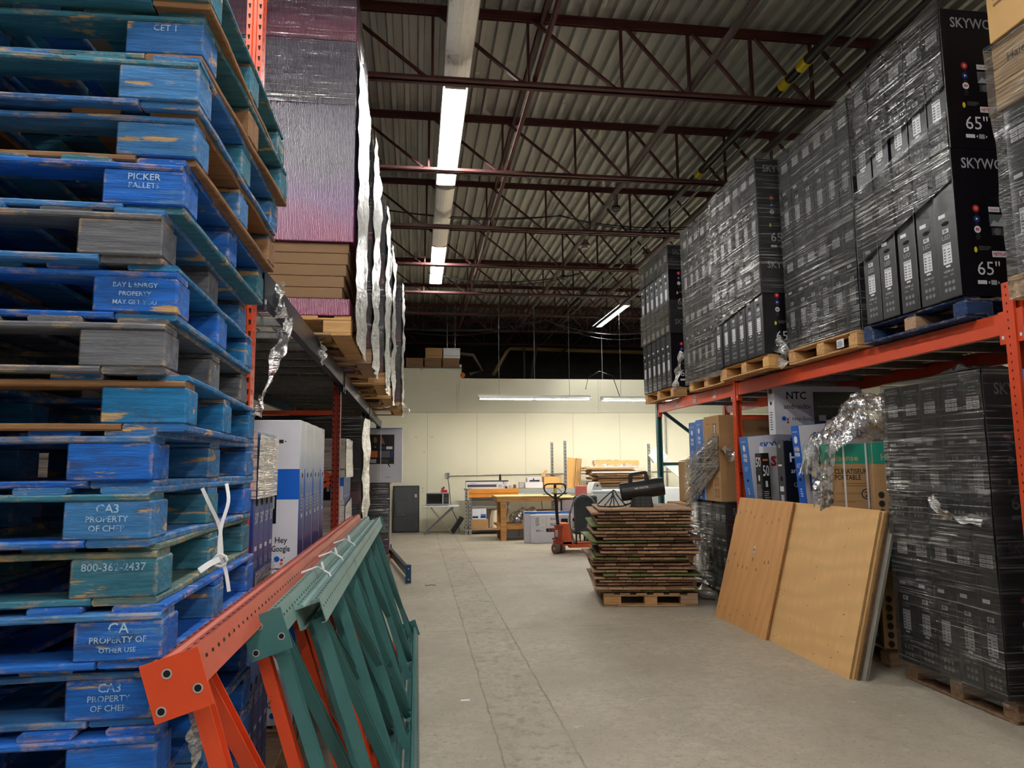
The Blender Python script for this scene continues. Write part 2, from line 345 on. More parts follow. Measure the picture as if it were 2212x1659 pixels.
def block_mat():
    N = NT('block_wall'); p = N.n('ShaderNodeBsdfPrincipled'); N.l(p.outputs[0], N.out.inputs[0]); p.inputs['Roughness'].default_value = 0.9
    t = N.n('ShaderNodeTexBrick'); v = N.coords((1, 1, 1), False, (R90, 0, 0)); N.l(v, t.inputs['Vector'])
    t.inputs['Color1'].default_value = srgb(66, 62, 58); t.inputs['Color2'].default_value = srgb(54, 51, 48); t.inputs['Mortar'].default_value = srgb(36, 34, 32)
    t.inputs['Scale'].default_value = 1; t.inputs['Mortar Size'].default_value = 0.008; t.inputs['Brick Width'].default_value = 0.6; t.inputs['Row Height'].default_value = 0.3
    N.l(t.outputs['Color'], p.inputs['Base Color']); return N.m
BLOCKM = block_mat()
CREAM = pm('wall_cream_paint', srgb(226, 221, 196), rough=0.75, var=0.03, scale=0.7, rand=False, bump=0.15, bscale=9)
CREAM2 = pm('wall_cream_upper', srgb(206, 203, 182), rough=0.75, var=0.04, scale=0.7, rand=False)
SEAM = pm('wall_seam', srgb(176, 170, 146), rough=0.8, var=0)
b = MB(); b.box(X0, YB, 0, X1, YB + 0.2, 5.9, BLOCKM); struct(b.build('wall_back'))
b = MB(); b.box(X0 - 0.2, Y0, 0, X0, YB, 5.9, BLOCKM); struct(b.build('wall_left'))
b = MB(); b.box(X1, Y0, 0, X1 + 0.2, YB, 5.9, CREAM2); struct(b.build('wall_right'))
b = MB(); b.box(X0, Y0 - 0.2, 0, X1, Y0, 5.9, CREAM2); struct(b.build('wall_front'))
# drywall partition, lower sheets and upper sheets
b = MB()
b.box(X0, YW, 0, X1, YW + 0.15, 2.89, CREAM); b.box(X0, YW + 0.015, 2.89, X1, YW + 0.15, 3.75, CREAM2)
b.box(X0, YW + 0.01, 3.6, 1.1, YW + 0.6, 4.0, CREAM2)
fz = Face(b, (0, YW, 0), (1, 0, 0), (0, 0, 1), 0.002)
for i in range(-5, 9):
    x = 0.26 + i * 1.22; fz.rect(x - 0.004, 0, x + 0.004, 2.89, SEAM)
fz.rect(X0, 2.882, X1, 2.894, SEAM)
for x in (0.98, 4.6, 8.2, -2.7):
    fz.rect(x - 0.006, 2.9, x + 0.006, 3.75, SEAM, -6); fz.rect(x + 0.05, 2.9, x + 0.056, 3.75, SEAM, -6)
for x, z in ((-0.02, 2.28), (0.37, 2.28), (0.18, 1.92), (0.15, 1.04), (0.15, 0.95)): fz.disc(x, z, 0.01, INK)
b.box(X0, YW - 0.02, 4.0, 1.12, YW + 0.62, 4.02, BLK)
struct(b.build('wall_partition'))
def foamfn(u, v):
    a = v * 2 * math.pi; r = 0.09 * (1 - 0.3 * math.sin(3 * a + u * 5)) * math.sin(math.pi * (0.1 + 0.8 * u))
    return Vector((1.12 + r * math.cos(a) * 0.8, YW + 0.05 + r * math.sin(a), 3.76 + u * 0.14))
b = MB(); b.grid(8, 12, foamfn, ORGP); tag(b.build('insulation_foam', smooth=True), 'lump of orange expanding foam at the broken corner of the raised wall', 'foam')
# corrugated roof deck
b = MB(); DK = pm('roof_deck', srgb(188, 190, 184), rough=0.5, metal=0.25, var=0.14, scale=1.2, stretch=(8, 0.6, 1), rand=False)
p = 0.152; n = int((X1 - X0) / p) + 1; prof = []
for i in range(n):
    x = X0 + i * p
    prof += [(x, 5.772), (x + 0.05, 5.772), (x + 0.062, 5.835), (x + 0.14, 5.835)]
vs = [(x, Y0, z) for x, z in prof] + [(x, YB, z) for x, z in prof]; m = len(prof)
b.add(vs, [(i, i + 1, m + i + 1, m + i) for i in range(m - 1)], DK)
for i in range(0, n, 6): b.box(X0 + i * p + 0.05, Y0, 5.772, X0 + i * p + 0.058, YB, 5.782, pm('deck_seam', srgb(60, 58, 54), var=0))
b.box(X0, Y0, 5.86, X1, YB, 5.95, DK)
struct(b.build('ceiling'))
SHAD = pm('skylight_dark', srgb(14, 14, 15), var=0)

c = MB(); c.box(3.55, 4.55, 5.755, 4.0, 5.15, 5.775, SHAD); struct(c.build('roof_hatch'))  # flat dark plate; its black stands for the darkness of a roof opening

# joists: bottom chord, top chord and web members
JX = [-6.83, -5.97, -5.11, -4.25, -3.39, -2.53, -1.67, -0.78, 0.12, 1.01, 1.91, 2.58, 3.22, 3.85, 4.48, 5.1, 5.75, 6.4, 7.05, 7.9, 8.8, 9.7, 10.6, 11.5]
def joist(y, label):
    t = thing('roof_joist', label, 'joist', (0, y, 0), group='roof joists across the aisle')
    for nm, z0, z1 in (('bottom_chord', 5.05, 5.10), ('top_chord', 5.70, 5.765)):
        c = MB()
        for sgn in (-1, 1):
            c.box(X0, sgn * 0.012, z0, X1, sgn * 0.018, z1, JST)
            zz = z0 if nm == 'bottom_chord' else z1
            c.box(X0, min(sgn * 0.012, sgn * 0.06), zz - (0 if nm == 'bottom_chord' else 0.006), X1, max(sgn * 0.012, sgn * 0.06), zz + (0.006 if nm == 'bottom_chord' else 0), JST)
        c.build(nm, t)
    for i, x in enumerate(JX):
        c = MB(); c.bar((x, 0, 5.10), (x, 0, 5.72), 0.022, 0.04, JST, (0, 1, 0)); c.build('web_member', t)
        if i + 1 < len(JX):
            c = MB(); c.bar((x + 0.05, 0, 5.72), (JX[i + 1] - 0.06, 0, 5.09), 0.022, 0.036, JST, (0, 1, 0)); c.build('web_member', t)
jy = [6.16 + 2 * k for k in range(-1, 8)]
for k, y in enumerate(jy):
    joist(y, 'dark red open-web steel roof joist, %s one seen from the top of the picture down' % ORD[k])
# bridging angles, pipes
def pole(name, label, cat, a, c, r, mat, group=None, extra=None):
    t = thing(name, label, cat, (0, 0, 0), group=group)
    m = MB(); m.cyl(a, c, r, mat, 10); m.build('pipe_run', t, smooth=False)
    if extra: extra(t)
    return t
for x, z, w in ((1.05, 5.11, 'lower'), (1.12, 5.69, 'upper'), (6.0, 5.11, 'second lower'), (-3.0, 5.11, 'far lower')):
    c = MB(); c.box(x, 1, z, x + 0.04, YB, z + 0.005, JST); c.box(x, 1, z, x + 0.005, YB, z + 0.04, JST)
    tag(c.build('bridging_angle'), 'thin dark red %s bridging angle running along the roof over the joists' % w, 'steel angle')
def heads(t):
    for y in (8.9, 12.4, 15.9):
        c = MB(); c.cyl((2.63, y, 5.19), (2.63, y, 5.0), 0.028, PIPE, 8); c.cyl((2.63, y, 5.0), (2.63, y, 4.965), 0.055, BMET, 10)
        c.tube([(2.63 + 0.05 * math.cos(a), y + 0.05 * math.sin(a), 4.95) for a in [i * 1.0 for i in range(6)]], 0.008, BMET); c.build('sprinkler_head', t)
pole('sprinkler_pipe', 'brown sprinkler pipe with hanging heads running along the roof over the aisle', 'pipe', (2.63, 0, 5.19), (2.63, YB, 5.19), 0.035, PIPE, extra=heads)
def tapes(t):
    for y in (5.62, 5.95, 8.05):
        c = MB(); c.cyl((3.49, y, 5.18), (3.49, y + 0.13, 5.18), 0.052, YEL, 12); c.build('tape_band', t)
pole('gas_pipe', 'black pipe with yellow tape bands running above the wrapped black cartons', 'pipe', (3.49, 0, 5.18), (3.49, YB, 5.18), 0.046, PIPEB, extra=tapes)
pole('conduit', 'thin grey conduit beside the black taped pipe under the roof', 'conduit', (3.72, 0, 5.2), (3.72, YB, 5.2), 0.018, GALV)
pole('drain_pipe', 'dark red-brown pipe right of the black taped pipe, close to the deck', 'pipe', (4.15, 0, 5.3), (4.15, 16, 5.3), 0.05, PIPE)
pole('lamp_rail', 'dark straight steel rail descending beside the lit tube lamp over the far cartons', 'rail', (4.3, 9, 4.93), (4.3, 21.8, 4.93), 0.035, PIPEB)
c = MB(); c.tube([(0.9, 22.0, 4.83), (0.9, 20.3, 4.83), (1.6, 20.2, 4.75), (1.85, 20.2, 4.3), (1.5, 20.2, 4.2)], 0.05, pm('pipe_wrap', srgb(150, 140, 118), var=0.1), 8)
tag(c.build('bent_pipe', smooth=True), 'short pale insulated pipe with elbows high on the dark block wall', 'pipe')
c = MB(); c.tube([(2.2, 20.4, 4.2), (2.6, 20.4, 4.9), (2.7, 20.4, 5.0), (7.2, 20.4, 4.92)], 0.055, pm('pipe_tan', srgb(176, 140, 92), var=0.1), 8)
tag(c.build('tan_pipe', smooth=True), 'long tan insulated pipe crossing in front of the dark block wall', 'pipe')
c = MB(); c.tube([(3.1, 20.3, 5.0), (3.1, 20.3, 3.95)], 0.035, PIPE, 8); c.tube([(3.5, 20.3, 5.2), (3.1, 20.3, 3.0)], 0.045, PIPE, 8)
tag(c.build('wall_pipe'), 'grey drop pipes slanting down behind the cream partition top', 'pipe')
c = MB(); c.cyl((-6.9, 21.7, 3.95), (11.7, 21.7, 3.95), 0.03, PIPEB, 8); tag(c.build('black_wall_pipe'), 'thin black pipe running level along the dark block wall', 'pipe')
for x, z0 in ((-0.6, 3.9), (0.75, 3.9), (0.95, 3.6), (3.0, 3.7), (4.8, 3.7), (6.35, 0.9)):
    c = MB(); c.cyl((x, 17.57 if z0 < 1 else 17.9, z0 if z0 < 1 else 3.76), (x, 17.57 if z0 < 1 else 17.9, 5.79), 0.012 if z0 > 1 else 0.02, GALV, 6)
    tag(c.build('drop_conduit'), 'thin pale conduit dropping from the roof ' + {-0.6: 'left of the archive boxes', 0.75: 'behind the archive boxes', 0.95: 'right of the white archive box', 3.0: 'midway over the partition', 4.8: 'left of the hanging lamp chains', 6.35: 'down the cream wall beside the rack'}[x], 'conduit')
def sag(a, c, d, n=14): 
    a, c = Vector(a), Vector(c); return [a.lerp(c, i / n) - Vector((0, 0, d * 4 * (i / n) * (1 - i / n))) for i in range(n + 1)]
for i, (a, c_, d, w) in enumerate((((-0.6, 10.1, 5.28), (2.1, 10.1, 5.28), 0.08, 'left of the sprinkler pipe'), ((2.1, 10.1, 5.28), (4.6, 10.1, 5.25), 0.12, 'right of the sprinkler pipe'),
        ((-1.6, 16.3, 4.95), (3.0, 16.3, 5.0), 0.28, 'left over the partition'), ((3.0, 16.3, 5.0), (6.6, 16.3, 5.05), 0.35, 'right over the partition'), ((0.2, 13.2, 5.2), (3.2, 13.2, 5.3), 0.18, 'between the lit lamp and sprinkler pipe'))):
    m = MB(); m.tube(sag(a, c_, d), 0.009, CORD, 5); m.tube(sag(Vector(a) + Vector((0, 0.03, 0.03)), c_, d * 1.4), 0.007, CORD, 5)
    tag(m.build('slung_cable'), 'sagging black cables slung from joist to joist ' + w, 'cable')
m = MB()
for q in range(6): m.tube(sag((5.65 + 0.05 * q, 16.2, 5.79), (6.0 + 0.02 * q, 17.5, 3.75), 0.15 * (q % 3)), 0.008, GALV, 5)
tag(m.build('cable_bundle'), 'bundle of loose grey cables hanging down to the partition top by the rack', 'cable')

# ------------------------------------------------------------------ lamps
TUBE = em('tube_glow', (1.0, 0.985, 0.95, 1), TUBE_E); TUBE_H = em('tube_glow_hung', (1.0, 0.96, 0.86, 1), TUBE_E * 0.6)
LENS = film('lamp_lens', streak=(60, 0.4, 1), lo=0.4, hi=0.6, haze=0.45, white=0.3, shine=0.04, bstr=0.05, rough=0.45, tint=(0.8, 0.8, 0.74, 1))
TOFF = pm('tube_unlit', srgb(200, 200, 190), rough=0.3, var=0.03)
def strip_lamp(x, y, z, lit, label, chain=None, rot=0.0, L=2.44, group=None):
    t = thing('strip_lamp', label, 'lamp', (x, y, z), (0, 0, rot), group)
    h = MB(); h.prism([(-0.12, 0), (-0.13, 0.012), (-0.06, 0.055), (-0.06, 0.085), (0.06, 0.085), (0.06, 0.055), (0.13, 0.012), (0.12, 0), (0.05, 0.035), (-0.05, 0.035)], (0, 0, 0), (1, 0, 0), (0, 0, 1), (0, 1, 0), L, LAMPW)
    h.build('reflector', t)
    if lit != 'off':
        for sx in (-0.055, 0.055):
            for k in range(2):
                c = MB(); c.cyl((sx, 0.05 + k * L / 2, 0.012), (sx, L / 2 - 0.04 + k * L / 2, 0.012), 0.019, TUBE_H if chain else TUBE, 10); c.build('tube', t, smooth=True)
    else:
        for sx in (-0.055, 0.055):
            c = MB(); c.cyl((sx, 0.05, 0.015), (sx, L - 0.05, 0.015), 0.019, TOFF, 10); c.build('tube', t, smooth=True)
        c = MB(); c.grid(6, 1, lambda u, v: Vector((-0.12 + 0.24 * u, v * L, 0.0 - 0.03 * math.sin(math.pi * u))), LENS); c.build('lens', t)
    for yy in (0.02, L - 0.02):
        c = MB(); c.box(-0.1, yy - 0.012, -0.005, 0.1, yy + 0.012, 0.05, LAMPW); c.build('end_cap', t)
    hz = chain if chain else 5.7 - z
    c = MB()
    for yy in (0.45, L - 0.45):
        if chain:
            for k in range(int(hz / 0.05)): c.bar((-0.004 * (k % 2), yy + 0.004 * (k % 2), 0.085 + k * 0.05), (0.004 * (k % 2), yy, 0.085 + k * 0.05 + 0.045), 0.014, 0.008, GALV)
        else: c.bar((0, yy, 0.08), (0, yy, hz), 0.01, 0.01, GALV)
    c.build('hanger', t)
    return t
LX = 0.35; LZ = 5.2
strip_lamp(LX, 3.98, LZ, 'off', 'unlit strip lamp at the picture top, nearer end of the lamp row', group=None)
strip_lamp(LX, 6.5, LZ, 'on', 'long lit strip lamp glaring under the roof, the larger lit one')
strip_lamp(LX, 9.02, LZ, 'off', 'unlit strip lamp between the two lit ones in the ceiling row')
strip_lamp(LX, 11.54, LZ, 'on', 'smaller lit strip lamp farther down the same ceiling row')
strip_lamp(4.45, 14.6, 5.0, 'on', 'lit strip lamp partly hidden by the wrapped black cartons at the roof')
strip_lamp(1.29, 15.0, 2.98, 'on', 'chain-hung lit strip lamp over the workbench, fully visible', chain=2.72, rot=-R90)
strip_lamp(3.98, 15.0, 2.96, 'on', 'chain-hung lit strip lamp beside the rack end, partly hidden', chain=2.72, rot=-R90)
strip_lamp(6.7, 15.0, 2.96, 'on', 'added chain-hung strip lamp, unseen behind the loaded rack', chain=2.72, rot=-R90)  # unseen lamp added to brighten the cream wall past the rack
strip_lamp(LX, 0.4, LZ, 'on', 'lit strip lamp of the ceiling row above and behind the camera')
strip_lamp(LX, -4.6, LZ, 'on', 'lit strip lamp of the ceiling row at the room end behind the camera')
strip_lamp(LX + 2.4, -2.6, LZ, 'on', 'added fill strip lamp over the aisle behind the camera, second row')  # added behind the camera as fill for the shadows
strip_lamp(LX + 2.4, -6.6, LZ, 'on', 'added fill strip lamp at the room end behind the camera, second row')  # another unseen lamp, added for fill light from the rear
strip_lamp(-1.5, 0.2, LZ, 'on', 'added highlight lamp above the pallet stack, outside the picture')  # added out of view so the magenta carton catches a highlight
strip_lamp(LX + 5.5, -3.0, LZ, 'on', 'added fill strip lamp behind the camera over the next aisle')  # extra unseen lamp added to lift surfaces facing the camera
strip_lamp(8.3, 8.0, LZ, 'on', 'added unseen strip lamp in the next aisle beyond the loaded rack')  # hidden lamp added to light the area right of the rack
m = MB(); m.tube([(3.62 + 0.02, 15, 3.2), (3.7, 15, 3.45), (3.95, 15, 3.6), (4.25, 15, 3.5), (4.4, 15, 3.05)], 0.009, CORD, 5)
tag(m.build('lamp_cable', smooth=True), 'curved cable linking the two chain-hung lamps', 'cable')
# small roof fittings
for x, y, w in ((-0.55, 9.2, 'left of the lamp row'), (3.0, 12.2, 'beside the taped pipe'), (4.3, 12.6, 'near the lit lamp at the cartons')):
    m = MB(); m.cyl((x, y, 5.77), (x, y, 5.62), 0.012, GALV, 6); m.cyl((x, y, 5.62), (x, y, 5.5), 0.05, GALV, 10, 0.11); m.cyl((x, y, 5.5), (x, y, 5.46), 0.06, TOFF, 10)
    tag(m.build('ceiling_fitting'), 'small metal light fitting hanging from the deck ' + w, 'light fitting')

# ------------------------------------------------------------------ pallet racking
def post(mb, a, c, w, d, mat, holes=True, u=(1, 0, 0), inset=0.0):
    """C-shaped upright from a to c, w along u, d across, with teardrop slots"""
    a, c = Vector(a), Vector(c); ax = (c - a).normalized(); u = Vector(u); v = ax.cross(u).normalized(); L = (c - a).length
    t = 0.0035
    prof = [(-w / 2, -d / 2), (-w / 2, d / 2), (-w / 6, d / 2), (-w / 6 + 0.006, d / 2 - 0.008), (w / 6 - 0.006, d / 2 - 0.008), (w / 6, d / 2), (w / 2, d / 2), (w / 2, -d / 2),
            (w / 2 - 0.018, -d / 2), (w / 2 - 0.018, -d / 2 + t), (w / 2 - t, -d / 2 + t), (w / 2 - t, d / 2 - 0.012), (-w / 2 + t, d / 2 - 0.012), (-w / 2 + t, -d / 2 + t), (-w / 2 + 0.018, -d / 2 + t), (-w / 2 + 0.018, -d / 2)]
    mb.prism(prof, a, u, v, ax, L, mat)
    if holes:
        n = int(L / 0.051)
        for k in range(n):
            s = a + ax * (0.03 + k * 0.051)
            for q in (-1, 1):
                o = s + u * (q * w * 0.34) + v * (d / 2 + 0.0008)
                mb.add([o - u * 0.006 + ax * 0.01, o + u * 0.006 + ax * 0.01, o + u * 0.002 - ax * 0.012, o - u * 0.004 - ax * 0.012], [(0, 1, 2, 3)], HOLE)
                o = s + u * (q * (w / 2 + 0.0008)) + v * (d * 0.1)
                mb.add([o - v * 0.004, o + v * 0.004, o + v * 0.004 + ax * 0.014, o - v * 0.004 + ax * 0.014], [(0, 1, 2, 3)], HOLE)
def upright(x, xr, y, h, mf, mr, mbr, label, s=1, own=None):
    """standing end frame: front post at x, rear post at xr"""
    t = thing('rack_upright', label, 'rack upright', (x, y, 0))
    dx = xr - x
    for nm, px, mt in (('post', 0, mf), ('post', dx, mr)):
        c = MB(); post(c, (px, 0, 0.006), (px, 0, h), 0.07, 0.076, mt, u=(1, 0, 0) if s > 0 else (-1, 0, 0))
        po = c.build(nm, t)
        c = MB(); c.box(px - 0.06, -0.06, 0, px + 0.06, 0.07, 0.006, mt); c.build('foot_plate', po)
    if own:
        for a, e in own:
            c = MB(); c.bar((a[0], 0, a[1]), (e[0], 0, e[1]), 0.03, 0.045, mbr); c.build('brace', t)
        return t
    zs = [0.2]
    while zs[-1] + 0.62 < h - 0.1: zs.append(zs[-1] + 0.62)
    for i, z in enumerate(zs):
        c = MB(); c.bar((0.03 if dx > 0 else -0.03, 0, z), (dx - (0.03 if dx > 0 else -0.03), 0, z), 0.03, 0.04, mbr); c.build('brace', t)
        if i + 1 < len(zs):
            a, e = (0, dx) if i % 2 == 0 else (dx, 0)
            c = MB(); c.bar((a, 0, z), (e, 0, zs[i + 1]), 0.03, 0.035, mbr); c.build('brace', t)
    return t
def beam(x, y0, y1, ztop, h, mat, label, side=-1, tags=0):
    """step beam with hooked end brackets"""
    t = thing('rack_beam', label, 'rack beam', (x, y0, ztop - h))
    L = y1 - y0
    c = MB(); w = 0.045
    c.prism([(-w / 2 * -side, 0), (w / 2 * -side, 0), (w / 2 * -side, h - 0.03), (0.008 * side * 0, h - 0.03), (0.0, h), (-w / 2 * -side, h)], (0, 0.04, 0), (1, 0, 0), (0, 0, 1), (0, 1, 0), L - 0.08, mat)
    c.build('beam_rail', t)
    for yy in (0.04, L - 0.09):
        c = MB(); c.box(-0.026 + 0.0, yy, -0.06, 0.026, yy + 0.05, h + 0.01, mat)
        c.box(side * 0.026, yy + 0.015, -0.03, side * 0.03, yy + 0.03, -0.01, WHT); c.build('end_bracket', t)
    for k in range(tags):
        c = MB(); f = Face(c, (side * w / 2, 0.5 + 0.62 * k + 0.08, 0.02), (0, side, 0), (0, 0, 1), 0.002); f.rect(0, 0, 0.09, 0.09, SIL); f.text('942', 0.015, 0.05, 0.03, INK)
        c.build('paper_tag', t)
    return t
def wire_deck(x0, x1, y0, y1, z, label, mat=WIRE, solid=False):
    t = thing('wire_deck', label, 'wire shelf', (x0, y0, z)); W_, L = x1 - x0, y1 - y0
    c = MB(); n = int(L / 0.05)
    for k in range(n + 1): yy = k * L / n; c.box(0, yy - 0.003, 0.006, W_, yy + 0.003, 0.012, mat); c.box(-0.004, yy - 0.003, -0.035, 0.002, yy + 0.003, 0.012, mat)
    for k in range(11): xx = k * W_ / 10; c.box(xx - 0.003, 0, 0.0, xx + 0.003, L, 0.006, mat)
    c.build('wire_mesh', t)
    for k in range(4):
        yy = L * (k + 0.5) / 4; c = MB(); c.box(0.03, yy - 0.02, -0.045, W_ - 0.03, yy + 0.02, 0.0, GALV); c.build('support_channel', t)
    return t
BT = 2.44  # beam top
RX, RXR = 3.55, 4.6
upright(RX, RXR, 3.74, 2.62, ORG, ORG, ORG, 'orange rack upright at the right picture edge beside the blue carton')
upright(RX, RXR, 7.5, 2.56, ORG, ORG, ORG, 'orange slotted rack upright between the brown and blue-white cartons')
upright(RX, RXR, 10.1, 2.5, TEAL, ORG, TEAL, 'teal rack upright standing at the far end of the loaded rack', own=[((0.03, 0.3), (1.02, 0.3)), ((0.03, 1.56), (1.02, 1.56)), ((0.03, 0.35), (1.02, 1.0)), ((0.03, 2.36), (1.02, 1.62))])
def bays(ys, xf, xr, mf, mr, side, words, ztop=BT):
    for i in range(len(ys) - 1):
        beam(xf, ys[i] + 0.0, ys[i + 1], ztop, 0.13, mf, '%s front beam of the %s' % words[i], side, tags=3 if (side < 0 and i == 1) else 0)
        beam(xr, ys[i], ys[i + 1], ztop, 0.13, mr, '%s rear beam of the %s' % words[i], -side)
bays([3.74, 7.5, 10.1], RX, RXR, ORG, ORG, -1, [('orange', 'rack bay above the wrapped floor pallet and air conditioners'), ('faded orange tagged', 'rack bay above the blue and brown cartons')])
for ya, yb, w in ((3.82, 5.6, 'near wrapped cartons'), (5.62, 7.42, 'middle wrapped cartons'), (7.58, 10.02, 'far wrapped cartons')):
    wire_deck(RX, RXR, ya, yb, BT, 'zinc wire deck on orange beams carrying the pallets of %s' % w)
# racking on the other side
LXF, LXR = -0.71, -1.78
upright(LXF - 0.04, LXR, 3.2, 4.9, ORG, ORG, ORG, 'tall orange rack upright rising behind the leaning stack of blue pallets', -1)
upright(LXF - 0.04, LXR, 6.84, 2.42, pm('steel_dark_red', srgb(150, 48, 32), rough=0.42, var=0.1), ORG, ORG, 'dark red-orange slotted upright between white cartons under navy beams', -1)
upright(LXF - 0.04, LXR, 10.5, 2.42, DBLU, ORG, ORG, 'navy rack upright behind the black wrapped carton', -1)
upright(LXF - 0.04, LXR, 14.0, 2.42, DBLU, DBLU, DBLU, 'far navy rack upright hidden behind the white hanging carton', -1)
bays([3.2, 6.84, 10.5, 14.0], LXF, LXR, NVST, DBLU, 1, [('shiny navy steel', 'near bay over the white cartons'), ('shiny navy steel', 'middle bay over the dark wrapped cartons'), ('shiny navy steel', 'far bay beyond the navy upright')])
for ya, yb, w in ((3.28, 5.0, 'purple and tan cartons'), (5.02, 6.76, 'second wrapped load'), (6.92, 8.6, 'third wrapped load'), (8.62, 10.4, 'fourth wrapped load'), (10.58, 13.9, 'farthest black and purple load')):
    wire_deck(LXR, LXF, ya, yb, BT, 'dark wire deck on navy beams under the %s' % w, WIRE)

# ------------------------------------------------------------------ pallets
def board(name, par, x0, y0, z0, x1, y1, z1, mat, rz=0, wear=0.0, seed=0):
    c = MB(); r = random.Random(seed)
    # planks: rounded, slightly ragged ends
    lx, ly = x1 - x0, y1 - y0; ax = 0 if lx > ly else 1; n = 6
    L = max(lx, ly); Wd = min(lx, ly); rings = []
    for i in range(n + 1):
        s = i / n; j = (r.uniform(-1, 1) * 0.003); rings.append((s * L, j, r.uniform(-1, 1) * 0.0015))
    rings[0] = (r.uniform(0, wear), 0, 0); rings[-1] = (L - r.uniform(0, wear), 0, 0)
    vs = []
    hh = z1 - z0; q = 0.004
    for s, j, dz in rings:
        for (a, z) in ((q, 0), (Wd - q, 0), (Wd, q), (Wd, hh - q), (Wd - q, hh), (q, hh), (0, hh - q), (0, q)):
            a2 = a + (j if a > Wd / 2 else -j); z2 = z + dz
            vs.append((x0 + s, y0 + a2, z0 + z2) if ax == 0 else (x0 + a2, y0 + s, z0 + z2))
    m = 8; fs = []
    for i in range(n):
        for k in range(m): fs.append((i * m + k, i * m + (k + 1) % m, (i + 1) * m + (k + 1) % m, (i + 1) * m + k))
    fs += [tuple(range(m))[::-1], tuple(range(n * m, (n + 1) * m))]
    c.add(vs, fs, mat); return c.build(name, par)
def pallet(label, mats, loc, rz=0, group=None, sx=1.2, sy=1.02, seed=0, decks=7, scale=1.0, stencil=None, miss=(), cheap=False, name='wooden_pallet'):
    """block pallet; local origin at the aisle-side near bottom corner, x runs away from 0 to -sx"""
    r = random.Random(seed); t = thing(name, label, 'pallet', loc, (0, 0, rz), group)
    pk = lambda: mats[r.choice([0, 0, 0, 1, 1, 2]) % len(mats)]
    zb, zk, zs, zt = 0.018, 0.106, 0.122, 0.138
    for i, xx in enumerate((-sx, -sx / 2 - 0.07, -0.14)):     # bottom runners along y
        board('bottom_board', t, xx, 0.0, 0, xx + 0.14, sy, zb, pk(), wear=0.02, seed=seed * 7 + i)
    for i, yy in enumerate((0.0, sy - 0.12)):
        board('bottom_board', t, -sx + 0.142, yy, 0.001, -0.142, yy + 0.12, zb, pk(), wear=0.0, seed=seed * 7 + 3 + i)
    for i, yy in enumerate((0.0, sy / 2 - 0.06, sy - 0.12)):
        for j, (xa, w) in enumerate(((-sx, 0.19), (-sx / 2 - 0.07, 0.14), (-0.19, 0.19))):
            c = MB(); bm_ = pk() if not (i == 0 and j == 2) else mats[0]
            c.bbox(xa, yy + 0.002, zb, xa + w, yy + 0.118, zk, bm_, 0.004)
            if i == 0 and j == 2 and stencil:
                f = Face(c, (xa, yy + 0.002, zb), (1, 0, 0), (0, 0, 1), 0.0008)
                for q, (tx, hh) in enumerate(stencil): f.text(tx, 0.095, 0.062 - q * 0.021, hh, STEN, 'c', maxw=0.15, bold=0.01)
            c.build('block', t)
    for i, yy in enumerate((0.0, sy / 2 - 0.05, sy - 0.1)):
        board('stringer_board', t, -sx, yy, zk, 0, yy + 0.1, zs, pk(), wear=0.01, seed=seed * 7 + 11 + i)
    wd = 0.115; gap = (sx - decks * wd) / (decks - 1)
    for i in range(decks):
        if i in miss: continue
        xa = -0.0 - wd - i * (wd + gap) + (r.uniform(-0.012, 0.012) if 0 < i < decks - 1 else 0)
        board('deck_board', t, xa, r.uniform(0, 0.015), zs, xa + wd, sy - r.uniform(0, 0.015), zt, pk(), wear=0.01, seed=seed * 7 + 20 + i)
    return t
STEN = pm('stencil_paint', srgb(168, 200, 226), rough=0.75, var=0.1, scale=40, dirt=srgb(70, 130, 196), dth=(0.5, 0.58), dscale=30)
B0, B1, B2, B3, B4, B5, B6, B7, B8 = BLUE
sets = {20: [B3, B7, B3], 19: [B2, B3, B7], 18: [B1, B3, B2], 17: [B1, B7, B2], 16: [B0, B3, B1], 15: [B4, B4, B1], 14: [B0, B5, B5], 13: [B4, B4, B4],
        12: [B5, B7, B2], 11: [B0, B1, B2], 10: [B1, B3, B0], 9: [B3, B6, B3], 8: [B0, B0, B1], 7: [B0, B1, B0], 6: [B0, B5, B0]}
sten = {10: [('CA3', 0.02), ('PROPERTY', 0.014), ('OF CHEP', 0.014)], 9: [('800-362-2437', 0.018)], 8: [('CA', 0.024), ('PROPERTY OF', 0.014), ('OTHER USE', 0.011)],
        7: [('CA3', 0.02), ('PROPERTY', 0.014), ('OF CHEP', 0.014)], 16: [('PICKER', 0.017), ('PALLETS', 0.014)], 19: [('CET 1', 0.017)], 14: [('BAY L ENRGY', 0.012), ('PROPERTY', 0.011), ('MAY GET YOU', 0.011)]}
